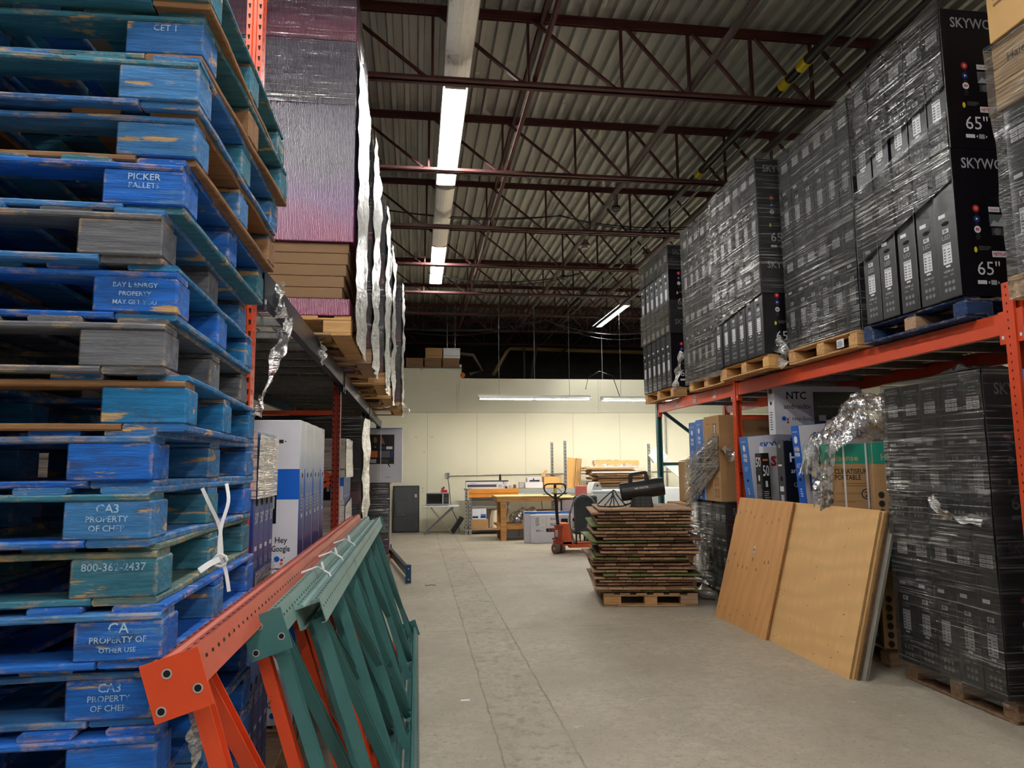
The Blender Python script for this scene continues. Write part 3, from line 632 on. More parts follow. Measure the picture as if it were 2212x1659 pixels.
# (near right corner x at front, front y) per level, measured level by level
cx_ = {20: -0.53, 19: -0.55, 18: -0.55, 17: -0.56, 16: -0.575, 15: -0.615, 14: -0.585, 13: -0.60, 12: -0.555, 11: -0.62, 10: -0.61, 9: -0.60, 8: -0.575, 7: -0.60, 6: -0.58}
lvl_rz = {20: 0, 19: -0.03, 18: 0.0, 17: 0.0, 16: 0.02, 15: 0.035, 14: 0.045, 13: 0.04, 12: 0.06, 11: -0.01, 10: 0.0, 9: 0.02, 8: 0.02, 7: 0.0, 6: 0.03}
desc = {20: 'topmost in the tall stack, teal and brown, cut by the picture top', 19: 'second from the stack top, worn blue with teal side boards', 18: 'third from the stack top, faded blue with a knocked corner',
        17: 'fourth from the stack top, with a whitened end block', 16: 'fifth from the stack top, bright blue stencilled end block', 15: 'sixth from the stack top, grey over brown',
        14: 'seventh from the stack top, vivid blue with cyan sides', 13: 'weathered all-grey pallet near mid stack', 12: 'blue pallet with a splintered bright corner under the grey one',
        11: 'pallet with half-peeled blue and bare wood end block', 10: 'pallet stencilled CA3 in white', 9: 'teal pallet with phone number stencil and bare wood strip',
        8: 'bright blue pallet stencilled CA', 7: 'blue pallet stencilled CA3 behind the orange post end', 6: 'blue pallet with a torn bare patch, lowest in view'}
for k in range(0, 21):
    z = k * 0.1365 + (0.0 if k < 9 else -0.002 * (k - 9))
    if k < 6:
        pallet('blue stacked pallet low in the tall stack, %s up from the floor' % ORD[k], [B0, B1, B2], (-0.6, 1.8, k * 0.1365), 0, 'blue pallets low in the tall stack', seed=k, decks=5)
    else:
        d = desc[k]
        pallet('stacked wooden pallet, ' + d if 'pallet' not in d else d, sets[k], (cx_[k], 1.78 + 0.01 * ((k * 7) % 5 - 2), z), lvl_rz[k], 'pallets in the tall blue stack', seed=40 + k, stencil=sten.get(k), miss=(2,) if k in (12, 17) else ())

# ------------------------------------------------------------------ upright frames lying on edge and leaning
def lying_frame(label, y0, L, depth, xb, lean, mt, mb_, plates, seed=0, top_off=0.0):
    """two posts along y; bottom post on the floor, leaning towards -x"""
    t = thing('rack_upright', label, 'rack upright', (xb, y0, 0), (0, -lean, 0))
    zt = depth - 0.04
    for z, m_ in ((0.042, mb_), (zt, mt)):
        c = MB()
        if z > 0.1: post(c, (0, 0, z), (0, L, z), 0.094, 0.085, m_, u=(-1, 0, 0))
        else: post(c, (0, L, z), (0, 0, z), 0.094, 0.085, m_, u=(-1, 0, 0))
        po = c.build('post', t)
        for yy, on in ((-0.006, plates[0]), (L, plates[1])):
            if not on: continue
            c = MB(); s_ = 0.055 if z > 0.1 else 0.055
            c.box(-0.064, yy, z - 0.085 if z > 0.1 else -0.0, 0.064, yy + 0.006, z + 0.046 if z > 0.1 else z + 0.1, mb_)
            f = Face(c, (0, yy, z), (1, 0, 0), (0, 0, 1), 0.0015)
            if z > 0.1:
                for u, v in ((-0.044, -0.062), (0.042, -0.04), (-0.012, 0.012)): f.ring(u, v, 0.0115, 0.0035, SIL, 1, 12); f.disc(u, v, 0.008, HOLE, 1)
            c.build('foot_plate', po)
    ys = [0.12]; 
    while ys[-1] + 0.62 < L - 0.1: ys.append(ys[-1] + 0.62)
    ch = lambda c, a, e: c.prism([(-0.019, -0.022), (0.019, -0.022), (0.019, -0.018), (-0.015, -0.018), (-0.015, 0.018), (0.019, 0.018), (0.019, 0.022), (-0.019, 0.022)],
        a, (1, 0, 0), Vector((1, 0, 0)).cross((Vector(e) - Vector(a)).normalized()), (Vector(e) - Vector(a)).normalized(), (Vector(e) - Vector(a)).length, mb_)
    for i, y in enumerate(ys):
        c = MB(); ch(c, (0, y, 0.08), (0, y, zt - 0.035)); c.build('brace', t)
        if i + 1 < len(ys):
            c = MB(); ch(c, (0.0, y + 0.05, zt - 0.035), (0.0, ys[i + 1] - 0.03, 0.08)) if i % 2 == 0 else ch(c, (0.0, y + 0.05, zt - 0.035), (0.0, ys[i + 1] + 0.5 if ys[i + 1] + 0.5 < L else L - 0.1, 0.08)); c.build('brace', t)
    return t
lying_frame('faded orange rack frame lying on edge, leaning over the others towards the pallets', 1.73, 4.75, 1.175, -0.19, math.radians(17.5), ORG_L, ORG, (1, 0))
lying_frame('dusty teal rack frame with a scuffed end plate leaning beside the orange frame', 2.36, 4.35, 1.145, -0.115, math.radians(18.5), TEAL_L, TEAL, (1, 0))
lying_frame('dusty teal rack frame with open post end, outermost of the leaning frames', 2.62, 4.15, 1.13, -0.02, math.radians(18.5), TEAL_L, TEAL, (0, 1))
# film ties
for x, y, w in ((-0.46, 3.2, 'nearer the end plate'), (-0.465, 3.75, 'halfway up the pair'), (-0.46, 4.4, 'farther along the pair')):
    c = MB(); c.tube([(x - 0.03, y, 1.095), (x + 0.04, y + 0.01, 1.118), (x + 0.09, y, 1.09), (x + 0.12, y, 1.03)], 0.006, WHT, 5); c.tube([(x + 0.04, y + 0.02, 1.118), (x + 0.06, y - 0.02, 1.14), (x + 0.07, y - 0.03, 1.11)], 0.005, WHT, 5)
    tag(c.build('film_tie'), 'twisted clear film tie knotted round the teal posts, ' + w, 'tie')

# ------------------------------------------------------------------ television cartons
def hbox(mb, x0, x1, T, H, mat): mb.bbox(x0, 0, 0, x1, T, H, mat, 0.004)
def end_sky(f, T, H, body=BLK, lab='65XC9000', light=False):
    a = SIL; c = T / 2
    f.text('SKYWORTH', c, H * 0.945, 0.016, a, 'c', bold=0.01); f.text('65XC9000', c, H * 0.915, 0.010, a, 'c'); f.text('androidtv', c, H * 0.895, 0.010, a, 'c'); f.text('Hey Google', c, H * 0.872, 0.010, a, 'c')
    for j in range(3):
        for i in range(2):
            u = c - 0.052 + i * 0.054; v = H * 0.835 - j * 0.028
            f.rect(u, v, u + 0.05, v + 0.023, WHT)
            if j == 0: f.text(('NETFLIX', 'YouTube')[i], u + 0.025, v + 0.007, 0.009, RED if i == 0 else INK, 'c', maxw=0.044)
            else: f.rect(u + 0.012, v + 0.008, u + 0.038, v + 0.014, GRY)
    f.lines(c - 0.055, c + 0.05, H * 0.60, H * 0.75, 14, GRY2, seed=3)
    f.rect(c - 0.055, H * 0.555, c + 0.005, H * 0.58, WHT); f.disc(c, H * 0.51, 0.034, HOLE, 1, 12, 0.014)
    f.rect(c - 0.028, H * 0.445, c + 0.024, H * 0.475, WHT); f.text('4K', c - 0.002, H * 0.450, 0.022, INK, 'c', bold=0.02)
    f.text('LED', c, H * 0.40, 0.030, SIL, 'c', maxw=0.08)
    f.rect(c - 0.04, H * 0.235, c + 0.036, H * 0.375, WHT); f.text(lab, c - 0.002, H * 0.357, 0.011, INK, 'c', maxw=0.066, bold=0.01)
    for j in range(5): f.rect(c - 0.032, H * (0.25 + 0.02 * j), c - 0.012, H * (0.25 + 0.02 * j) + 0.010, GRY, 2); f.rect(c + 0.004, H * (0.25 + 0.02 * j), c + 0.028, H * (0.25 + 0.02 * j) + 0.005, GRY2, 2)
    f.rect(c - 0.022, H * 0.213, c + 0.018, H * 0.226, WHT)
    f.text('HDMI x3', c, H * 0.178, 0.016, SIL, 'c', maxw=0.11, bold=0.02); f.text('Dolby', c - 0.03, H * 0.150, 0.011, SIL, 'c'); f.rect(c + 0.01, H * 0.150, c + 0.04, H * 0.165, GRY)
    for j in range(2):
        for i in range(3):
            u = c - 0.045 + i * 0.033; v = H * 0.095 - j * 0.045
            f.ring(u + 0.01, v + 0.012, 0.013, 0.0025, SIL, 1, 8); f.rect(u + 0.006, v + 0.006, u + 0.014, v + 0.018, SIL)
def face_sky(f, L, H):
    f.text('SKYWORTH', 0.07, H - 0.13, 0.072, SIL, bold=0.012, sx=0.86)
    f.text('The New Generation', 0.24, 0.64, 0.012, GRY2); f.text('of Smart TV', 0.28, 0.62, 0.012, GRY2)
    for v, m_ in ((0.575, RED), (0.505, NVY), (0.435, WHT)): f.disc(0.15, v, 0.024, m_); f.text('Apps', 0.15, v - 0.038, 0.008, GRY, 'c')
    for q in (-0.007, 0.003): f.rect(0.141, 0.575 + q, 0.159, 0.580 + q, WHT, 2)
    f.poly([(0.143, 0.495), (0.161, 0.505), (0.143, 0.515)], WHT, 2)
    f.disc(0.15, 0.435, 0.013, RED, 2, 10, 0.009); f.poly([(0.147, 0.430), (0.156, 0.435), (0.147, 0.440)], WHT, 3)
    f.rect(0.24, 0.555, 0.32, 0.59, WHT); f.text('YouTube', 0.28, 0.565, 0.012, RED, 'c', maxw=0.07); f.rect(0.325, 0.555, 0.42, 0.585, NVY)
    f.rect(0.24, 0.46, 0.40, 0.54, GRY); f.poly([(0.24, 0.46), (0.27, 0.50), (0.30, 0.485), (0.33, 0.525), (0.37, 0.48), (0.40, 0.47), (0.40, 0.46)], SIL, 2)
    f.rect(0.25, 0.40, 0.40, 0.45, GRY2); f.disc(0.29, 0.425, 0.025, GRY, 2)
    f.lines(0.135, 0.17, 0.37, 0.40, 2, GRY2)
    f.rect(0.24, 0.255, 0.345, 0.295, WHT); f.text('NETFLIX', 0.2925, 0.264, 0.022, RED, 'c', maxw=0.09, bold=0.02)
    f.text('65"', 0.12, 0.135, 0.092, WHT, maxw=0.19)
    f.rect(0.12, 0.075, 0.185, 0.10, WHT); f.rect(0.215, 0.072, 0.255, 0.103, SIL); f.poly([(0.195, 0.087), (0.205, 0.097), (0.205, 0.077)], WHT); f.poly([(0.275, 0.087), (0.265, 0.097), (0.265, 0.077)], WHT)
    f.lines(0.35, 0.50, 0.08, 0.14, 6, GRY2, seed=4)
    f.disc(0.125, 0.30, 0.012, YEL, 1, 8, 0.02); f.lines(0.15, 0.24, 0.30, 0.33, 3, GRY)
def carton(name, label, cat, L, T, H, body, endf=None, facef=None, side=1, loc=(0, 0, 0), rot=(0, 0, 0), group=None, facem=None):
    """side=1: end faces -x at x=0, box runs to +x. side=-1: end faces +x at x=0, box runs to -x"""
    c = MB(); x0, x1 = (0, L) if side > 0 else (-L, 0)
    c.bbox(x0, 0, 0, x1, T, H, body, 0.004)
    e = Face(c, (0, T, 0), (0, -1, 0), (0, 0, 1)) if side > 0 else Face(c, (0, 0, 0), (0, 1, 0), (0, 0, 1))
    if facem: Face(c, (x0, 0, 0), (1, 0, 0), (0, 0, 1), 0.0006).rect(0.004, 0.004, L - 0.004, H - 0.004, facem)
    if endf: endf(e, T, H)
    if facef: facef(Face(c, (x0, 0, 0), (1, 0, 0), (0, 0, 1)), L, H)
    o = c.build(name, loc=loc, rot=rot); return tag(o, label, cat, group)
def copyone(src, label, loc, rot=(0, 0, 0), group=None):
    o = src.copy(); COL.objects.link(o); o.location = loc; o.rotation_euler = rot; o['label'] = label
    if group: o['group'] = group
    return o
CAT = 'television carton'
sky0 = None
TH = 0.185; HB = 0.975
def sky(label, loc, rz=0, group=None):
    global sky0
    if sky0 is None:
        sky0 = carton('television_carton', label, CAT, 1.55, TH - 0.006, HB, BLK, end_sky, face_sky, 1, loc, (0, 0, rz), group, facem=BLK2); return sky0
    return copyone(sky0, label, loc, (0, 0, rz), group)
def sky_stack(x, y0, z, n, tiers, words, step=TH, jit=0.01, seed=0):
    r = random.Random(seed)
    for tr in range(tiers):
        for i in range(n):
            tn = ('bottom', 'top')[tr] if tiers == 2 else 'single'
            sky('black carton, %s in the %s tier, %s' % (ORD[i], tn, words), (x + r.uniform(-jit, jit), y0 + i * step, z + tr * (HB + 0.003)), 0, 'black cartons, ' + words)
def shell(mb, x0, x1, y0, y1, z0, z1, mat, seed=0, amp=0.012, nx=10, nz=14, top=False, sides='-x-y+y', slant=0.0):
    """stretched film skin round a stack with wrinkles"""
    def dsp(p, nrm):
        q = noise.noise(Vector(p) * 3 + Vector((seed, 0, 0))) + 0.5 * noise.noise(Vector(p) * 9 + Vector((0, seed, 0)))
        return Vector(p) + Vector(nrm) * (abs(q) * amp + 0.003)
    ly = max(2, int((y1 - y0) / 0.08)); lz = max(2, int((z1 - z0) / 0.07)); lx = max(2, int((x1 - x0) / 0.12))
    zz = lambda u, v: z0 + (z1 - z0) * v + slant * (u - 0.5) * (1 if v < 0.5 else 0.6)
    if '-x' in sides: mb.grid(ly, lz, lambda u, v: dsp((x0, y1 + (y0 - y1) * u, zz(u, v)), (-1, 0, 0)), mat)
    if '+x' in sides: mb.grid(ly, lz, lambda u, v: dsp((x1, y0 + (y1 - y0) * u, zz(u, v)), (1, 0, 0)), mat)
    if '-y' in sides: mb.grid(lx, lz, lambda u, v: dsp((x0 + (x1 - x0) * u, y0, zz(1, v)), (0, -1, 0)), mat)
    if '+y' in sides: mb.grid(lx, lz, lambda u, v: dsp((x1 + (x0 - x1) * u, y1, zz(0, v)), (0, 1, 0)), mat)
    if top: mb.grid(lx, ly, lambda u, v: dsp((x0 + (x1 - x0) * u, y0 + (y1 - y0) * v, z1), (0, 0, 1)), mat)
def wrap(label, x0, x1, y0, y1, bands, seed=0, name='stretch_wrap', group=None, **k):
    c = MB()
    for bnd in bands:
        z0, z1, m_ = bnd[:3]; kk = dict(k); kk.update(bnd[3] if len(bnd) > 3 else {})
        shell(c, x0, x1, y0, y1, z0, z1, m_, seed=seed + z0, **kk)
    return tag(c.build(name, smooth=True), label, 'stretch wrap', group)
PLT = [PLANK, PLANK, CARD_Y]
# upper level, aisle to the viewer's right
Z2 = BT + 0.015; ZP = Z2 + 0.139
def rpallet(x, y, label, mats=PLT, seed=0, z=Z2, sy=1.05, group='pallets on the orange rack'):
    return pallet(label, mats, (x + 1.22, y, z), 0, group, sy=sy, seed=seed, decks=6)
rpallet(3.42, 3.97, 'dark blue pallet with brown deck under the nearest big black cartons', [B8, B8, PLANK_D], 61)
rpallet(3.42, 5.1, 'bare wood pallet with a white label under the second wrapped load', seed=62)
rpallet(3.3, 6.3, 'bare wood pallet jutting out over the orange upright', seed=63)
rpallet(3.4, 7.5, 'bare wood pallet under the slant-wrapped load over the tagged beam', seed=64)
rpallet(3.38, 9.05, 'bare wood pallet overhanging at the far end of the orange beams', seed=65, sy=1.2)
rpallet(3.33, 2.5, 'bare wood pallet wrapped in film at the right picture edge', seed=66)
c = MB(); f = Face(c, (3.41, 5.33, ZP - 0.118), (0, -1, 0), (0, 0, 1)); f.rect(0, 0, 0.1, 0.07, WHT); f.lines(0.01, 0.09, 0.01, 0.06, 4, GRY, 2); tag(c.build('pallet_label'), 'white paper label stapled to the pallet under the second load', 'label')
beam(RX, 1.2, 3.74, BT, 0.13, ORG, 'orange beam carrying the film-wrapped pallet at the right picture edge', -1)
beam(RXR, 1.2, 3.74, BT, 0.13, ORG, 'orange rear beam behind the right picture edge', 1)
upright(RX, RXR, 1.2, 2.5, ORG, ORG, ORG, 'orange rack upright outside the picture beside the camera')
sky_stack(3.42, 3.97, ZP, 5, 2, 'load with its big printed face in view', step=0.196, seed=1)
sky_stack(3.5, 5.12, ZP, 6, 2, 'second wrapped load on the rack', step=0.186, seed=2, jit=0.004)
sky_stack(3.3, 6.32, ZP, 6, 2, 'jutting load half unwrapped below', step=0.186, seed=3, jit=0.004)
sky_stack(3.42, 7.5, ZP, 6, 2, 'slant-wrapped load over the tagged beam', step=0.186, seed=4, jit=0.006)
sky_stack(3.38, 9.05, ZP, 6, 2, 'farthest load at the rack end', step=0.2, seed=5, jit=0.004)
sky_stack(3.36, 2.55, ZP, 5, 1, 'load cut by the right picture edge', step=0.19, seed=6, jit=0.0)
wrap('clear film round the load with the big printed face, torn open below', 3.405, 5.0, 3.96, 4.96, [(ZP + 0.62, ZP + 1.14, FILM, dict(slant=0.28)), (ZP + 1.3, ZP + 1.97, FILM_T, dict(slant=0.2))], 1, sides='-x')
wrap('tight clear film round the second load on the rack', 3.49, 5.06, 5.11, 6.24, [(ZP - 0.03, ZP + 1.97, FILM)], 2)
wrap('wrinkled clear film round the upper part of the jutting load', 3.29, 4.86, 6.31, 7.44, [(ZP + 0.52, ZP + 1.97, FILM, dict(slant=0.15))], 3)
wrap('slanting clear film round the load over the tagged beam', 3.405, 4.98, 7.49, 8.63, [(ZP - 0.05, ZP + 1.97, FILM)], 4)
wrap('clear film bands round the farthest load at the rack end', 3.37, 4.95, 9.04, 10.26, [(ZP + 0.72, ZP + 1.18, FILM_T), (ZP + 1.6, ZP + 1.97, FILM_T)], 5)
wrap('thick shiny film round the load cut by the right picture edge', 3.33, 4.9, 2.5, 3.52, [(Z2, ZP + 1.0, FILM)], 6, amp=0.03)
def torn(label, pts, w, mat, seed=0, n=26, name='torn_film'):
    """a gathered ribbon of film along a path"""
    P = [Vector(p) for p in pts]; c = MB(); r = random.Random(seed)
    def at(s):
        s *= len(P) - 1; i = min(int(s), len(P) - 2); return P[i].lerp(P[i + 1], s - i)
    def fn(u, v):
        p = at(u); d = (at(min(1, u + 0.02)) - at(max(0, u - 0.02))).normalized(); tw = 1.2 * math.sin(u * 9 + seed)
        sd = Vector((0.3, 1, 0)).cross(d).normalized() if abs(d.z) > 0.5 else Vector((0, 0, 1)).cross(d).normalized()
        ww = w(u) if callable(w) else w; o = d.cross(sd)
        return p + (sd * math.cos(tw) + o * math.sin(tw)) * (v - 0.5) * ww + o * 0.012 * math.sin(v * 14 + u * 30)
    c.grid(n * 2, 6, fn, mat); return tag(c.build(name, smooth=True), label, 'film')
torn('loose film tail hanging from the pallet between the two far loads', [(3.39, 8.68, 3.0), (3.37, 8.8, 2.75), (3.36, 8.9, 2.5)], 0.09, FILM_V, 2)
torn('gathered corner of film on the pallet beside the jutting load', [(3.46, 6.27, 2.75), (3.44, 6.26, 2.6), (3.43, 6.2, 2.46)], 0.14, FILM_V, 5)
# brown cartons above the picture-edge load
def card_end(lines):
    def fn(f, T, H):
        for (u, v, h, s) in lines: f.text(s, u, v, h, INK, bold=0.005)
    return fn
carton('cardboard_carton', 'tan carton with printed text above the picture-edge load', 'carton', 1.1, 0.95, 0.40, CARD_L, lambda f, T, H: (f.text('Haier', 0.1, 0.26, 0.05, INK), f.lines(0.45, 0.85, 0.05, 0.3, 7, CARD_D, seed=8)), None, 1, (3.38, 2.58, ZP + HB + 0.01), (0, 0, 0.02))
carton('cardboard_carton', 'topmost tan carton with instruction print in the picture corner', 'carton', 1.0, 0.9, 0.62, CARD_L, lambda f, T, H: (f.lines(0.05, 0.6, 0.2, 0.55, 9, CARD_D, seed=6),), None, 1, (3.30, 2.60, ZP + HB + 0.415), (0, 0, -0.03))
wrap('wrinkled film over the tan carton at the right picture edge', 3.345, 4.5, 2.55, 3.56, [(ZP + HB, ZP + HB + 0.42, FILM)], 9, amp=0.035, sides='-x+y')

# ------------------------------------------------------------------ floor level beside the aisle, viewer's right
def rfloor_pallet(x, y, label, seed, sy=1.0, mats=(PLANK_D, PLANK_D, PLANK_B)):
    return pallet(label, list(mats), (x + 1.22, y, 0), 0, 'floor pallets under the orange rack', sy=sy, seed=seed, decks=6)
rfloor_pallet(3.5, 3.93, 'dark pallet under the big wrapped stack of black cartons', 71, 0.98)
sky_stack(3.47, 3.93, 0.14, 5, 2, 'wrapped floor stack beside the plywood', step=0.19, seed=8, jit=0.004)
wrap('clear film with crossing bands round the floor stack of black cartons', 3.455, 5.03, 3.92, 4.885, [(0.1, 2.12, FILM_T), (0.98, 1.2, FILM), (1.3, 1.72, FILM_D)], 11, top=True)
c = MB(); c.grid(14, 10, lambda u, v: Vector((3.47 + 0.5 * u + 0.03 * noise.noise(Vector((u * 5, v * 5, 1))), 3.98 + 0.5 * v, 2.13 + 0.07 * abs(noise.noise(Vector((u * 6, v * 6, 3)))) * math.sin(math.pi * v) * math.sin(math.pi * u) * 2.6)), FILM_C)
tag(c.build('crumpled_film', smooth=True), 'bunched film on top of the wrapped floor stack', 'film')
torn('knot of film sticking out halfway up the wrapped floor stack', [(3.44, 4.42, 1.32), (3.42, 4.34, 1.22), (3.44, 4.2, 1.19), (3.44, 4.0, 1.18), (3.46, 3.95, 1.18)], 0.06, FILM_W, 8)
def end_blue(txt, body_lab=WHT):
    def fn(f, T, H):
        c = T / 2; f.text('SKYWORTH', c, H * 0.93, 0.014, WHT, 'c', bold=0.01, maxw=T * 0.7); f.disc(c, H * 0.86, 0.03, WHT, 1, 10, 0.035); f.text('androidtv', c, H * 0.79, 0.01, WHT, 'c', maxw=T * 0.6)
        for j in range(2): f.rect(c - 0.04, H * (0.70 + 0.05 * j), c + 0.04, H * (0.70 + 0.05 * j) + 0.032, WHT); f.lines(c - 0.035, c + 0.035, H * (0.70 + 0.05 * j) + 0.005, H * (0.70 + 0.05 * j) + 0.03, 2, GRY, 2)
        f.text(txt, c, H * 0.585, 0.045, WHT, 'c', maxw=T * 0.6); f.disc(c, H * 0.475, 0.022, HOLE, 1, 12, 0.016)
        f.lines(c - 0.02, c + 0.02, H * 0.31, H * 0.40, 4, WHT, seed=2); f.text('HDMI', c, H * 0.22, 0.016, WHT, 'c', maxw=T * 0.5)
        for j in range(2):
            for i in range(3): f.rect(c - 0.04 + i * 0.03, H * (0.07 + j * 0.07), c - 0.022 + i * 0.03, H * (0.07 + j * 0.07) + 0.022, WHT)
        f.rect(c - 0.03, H * 0.02, c + 0.03, H * 0.05, WHT)
    return fn
def dots(f, u, v, s):
    f.disc(u, v, s, PBL); f.disc(u + s * 1.7, v - s * 0.35, s * 0.5, RED); f.disc(u + s * 1.6, v - s * 1.6, s * 0.55, ORGP); f.disc(u + s * 2.5, v + s * 0.4, s * 0.2, INK)
def face_skyblue(f, L, H):
    f.rect(0.004, 0.004, L - 0.004, H - 0.004, LILAC, 0.5)
    f.text('SKYWORTH', 0.13, H - 0.15, 0.078, PBL, bold=0.015, k=2, sx=0.9); f.text('androidtv', 0.145, H - 0.27, 0.058, INK, k=2); dots(f, 0.165, H - 0.38, 0.018); f.text('Hey Google', 0.22, H - 0.395, 0.03, INK)
    f.rect(0.05, H * 0.36, L - 0.004, H * 0.58, PBL, 1.5)
    f.rect(L * 0.35, H * 0.1, L * 0.9, H * 0.75, SCREEN, 2)
    for i, s in enumerate(('NETFLIX', 'YouTube', 'prime video')): f.text(s, 0.2, H * 0.28 - i * 0.1, 0.028, (RED, RED, INK)[i])
    f.ring(0.22, 0.05, 0.02, 0.005, INK)
Yb = 7.72
# far bay: black cartons below, brown and blue cartons above
rfloor_pallet(3.5, 7.62, 'worn pallet under the four black cartons beside the board stack', 72, 1.3)
r = random.Random(3)
for i in range(5):
    sky('black carton, %s from the plywood, standing under the brown and blue cartons' % ORD[i], (3.44 + 0.02 * (i % 2), 7.64 + i * 0.2, 0.142), 0, 'black cartons under the brown and blue ones')
wrap('film round the black cartons beside the board stack', 3.425, 5.0, 7.63, 8.62, [(0.12, 1.1, FILM_T)], 13)
torn('silvery film bunched on the floor at the foot of the black cartons', [(3.33, 8.6, 0.12), (3.3, 8.3, 0.04), (3.36, 7.9, 0.03), (3.42, 7.62, 0.08)], 0.22, FILM_W, 4)
def end_sony(f, T, H):
    c = T / 2; f.text('SONY', c, H * 0.88, 0.03, CARD_D, 'c'); f.rect(c - 0.04, H * 0.70, c + 0.035, H * 0.9, BLK); f.rect(c - 0.025, H * 0.76, c + 0.02, H * 0.89, WHT, 2); f.lines(c - 0.02, c + 0.015, H * 0.77, H * 0.88, 6, INK, 3); f.rect(c - 0.02, H * 0.71, c + 0.015, H * 0.735, WHT, 2)
    for i in range(2):
        for j in range(2):
            u = c - 0.065 + i * 0.07; v = H * (0.05 + 0.13 * j); f.rect(u, v, u + 0.055, v + 0.1, CARD_D); f.rect(u + 0.006, v + 0.01, u + 0.026, v + 0.08, CARD, 2); f.ring(u + 0.04, v + 0.04, 0.012, 0.003, CARD, 2, 10)
    f.lines(c - 0.06, c + 0.06, H * 0.34, H * 0.37, 3, CARD_D)
carton('television_carton', 'brown television carton with black label strip beside the orange upright', CAT, 1.5, 0.22, 0.99, CARD, end_sony, None, 1, (3.42, 7.72, 1.12))
carton('television_carton', 'second brown television carton between the labelled one and blue cartons', CAT, 1.5, 0.2, 0.99, CARD, lambda f, T, H: (f.text('SONY', T / 2, H * 0.9, 0.022, CARD_D, 'c'), f.text('31', T / 2, H * 0.5, 0.05, CARD_D, 'c')), None, 1, (3.43, 7.96, 1.12))
carton('television_carton', 'blue 85-inch television carton next to the brown ones', CAT, 1.5, 0.21, 0.97, PBL2, end_blue('85"'), face_skyblue, 1, (3.42, 8.19, 1.12))
carton('television_carton', 'blue 65-inch television carton, outer one facing the cream wall', CAT, 1.5, 0.2, 0.95, PBL2, end_blue('65"'), face_skyblue, 1, (3.42, 8.42, 1.12))
c = MB(); r = random.Random(21)
for q in range(46):
    k = q / 45; a = Vector((3.405 + r.uniform(-0.01, 0.005), 7.71 + 0.12 * r.random(), 1.92 - 0.42 * k)); e = Vector((3.37 + r.uniform(-0.02, 0.01), 8.66, 1.60 - 0.62 * k + r.uniform(-0.03, 0.03)))
    c.tube(sag(a, e, 0.01 + 0.03 * r.random(), 6), 0.0025 + 0.003 * r.random(), FILM_W, 4)
c.grid(20, 12, lambda u, v: Vector((3.40, 7.72, 1.9 - 0.4 * v)).lerp(Vector((3.37, 8.66, 1.58 - 0.6 * v)), u) + Vector((0.008 * math.sin(v * 40 + u * 3), 0, 0)), FILM_D)
tag(c.build('stretched_film'), 'clear film pulled into strands from the brown carton down across the blue ones', 'film')
torn('clear film patch round the corner of the brown labelled carton', [(3.41, 7.70, 1.72), (3.7, 7.70, 1.70), (4.0, 7.705, 1.66)], 0.3, FILM_C, 0)
# microwave carton further back
def face_haier(f, L, H):
    f.text('Haier', 0.03, H * 0.78, 0.05, NVY, bold=0.01)
    for i, s in enumerate(('1.6 Cu. Ft.', '1000 Watt', 'Over-The-Range', 'Microwave Oven')): f.text(s, L / 2 + 0.01, H * (0.53 - i * 0.125), 0.042, INK, 'c', maxw=L * 0.86)
    f.rect(L * 0.55, H * 0.63, L * 0.7, H * 0.665, HOLE); f.rect(L * 0.75, H * 0.62, L * 0.98, H * 0.655, WHT)
carton('microwave_carton', 'tan microwave oven carton with an open torn top behind the blue cartons', 'carton', 0.42, 0.45, 0.56, CARD, None, face_haier, 1, (3.77, 9.5, 1.03))
c = MB(); c.box(3.77, 9.5, 1.59, 4.19, 9.505, 1.6, CARD_D); c.add([(3.77, 9.5, 1.59), (3.95, 9.5, 1.66), (4.19, 9.55, 1.63), (4.19, 9.95, 1.6), (3.77, 9.95, 1.6)], [(0, 1, 2, 3, 4)], CARD_D)
tag(c.build('carton_flap'), 'raised dark flap on top of the tan microwave carton', 'cardboard flap')
rfloor_pallet(3.6, 9.3, 'pallet under the film-covered load and microwave carton', 75, 0.8)
carton('cardboard_carton', 'large tan carton supporting the microwave carton under loose film', 'carton', 1.1, 0.75, 0.88, CARD, None, None, 1, (3.62, 9.32, 0.142))
c = MB(); c.grid(26, 20, lambda u, v: Vector((3.35 + 0.75 * u, 8.75 + 0.7 * v, 0.93 + 0.10 * abs(noise.noise(Vector((u * 7, v * 9, 3)))) - 0.45 * max(0, 0.35 - u) - 0.6 * max(0, 0.3 - v) + 0.02 * math.sin(u * 40 + v * 9))), FILM_W)
tag(c.build('crumpled_film', smooth=True), 'heap of bright crumpled film below the microwave carton', 'film')
# near bay items on pallet level
rfloor_pallet(3.55, 5.15, 'dark pallet under the air conditioner cartons', 73, 1.15)
rfloor_pallet(3.55, 6.2, 'pallet under the upright television cartons behind the plywood', 74, 1.1)
def face_ac(f, L, H):
    f.rect(0.004, H * 0.78, L - 0.03, H - 0.004, TEALP, 1); f.text('Hisense', L * 0.38, H * 0.815, 0.05, CARD_L, 'c', k=2, bold=0.01)
    f.text('CLIMATISEUR', 0.09, H * 0.675, 0.042, INK, maxw=0.25, bold=0.02); f.text('PORTABLE', 0.09, H * 0.61, 0.042, INK, maxw=0.2, bold=0.02)
    f.lines(0.14, 0.42, H * 0.54, H * 0.59, 2, CARD_D); f.ring(L - 0.11, H * 0.46, 0.045, 0.009, INK, 1, 18); f.text('2', L - 0.115, H * 0.43, 0.045, INK, 'c', bold=0.02)
    for i in range(6): f.disc(0.05, H * (0.47 - i * 0.085), 0.022, INK, 1, 12, 0.026); f.lines(0.09, 0.3, H * (0.455 - i * 0.085), H * (0.48 - i * 0.085), 2, CARD_D, seed=i)
    for u in (0.16, 0.33): f.rect(u, 0, u + 0.014, H, WHT, 3)
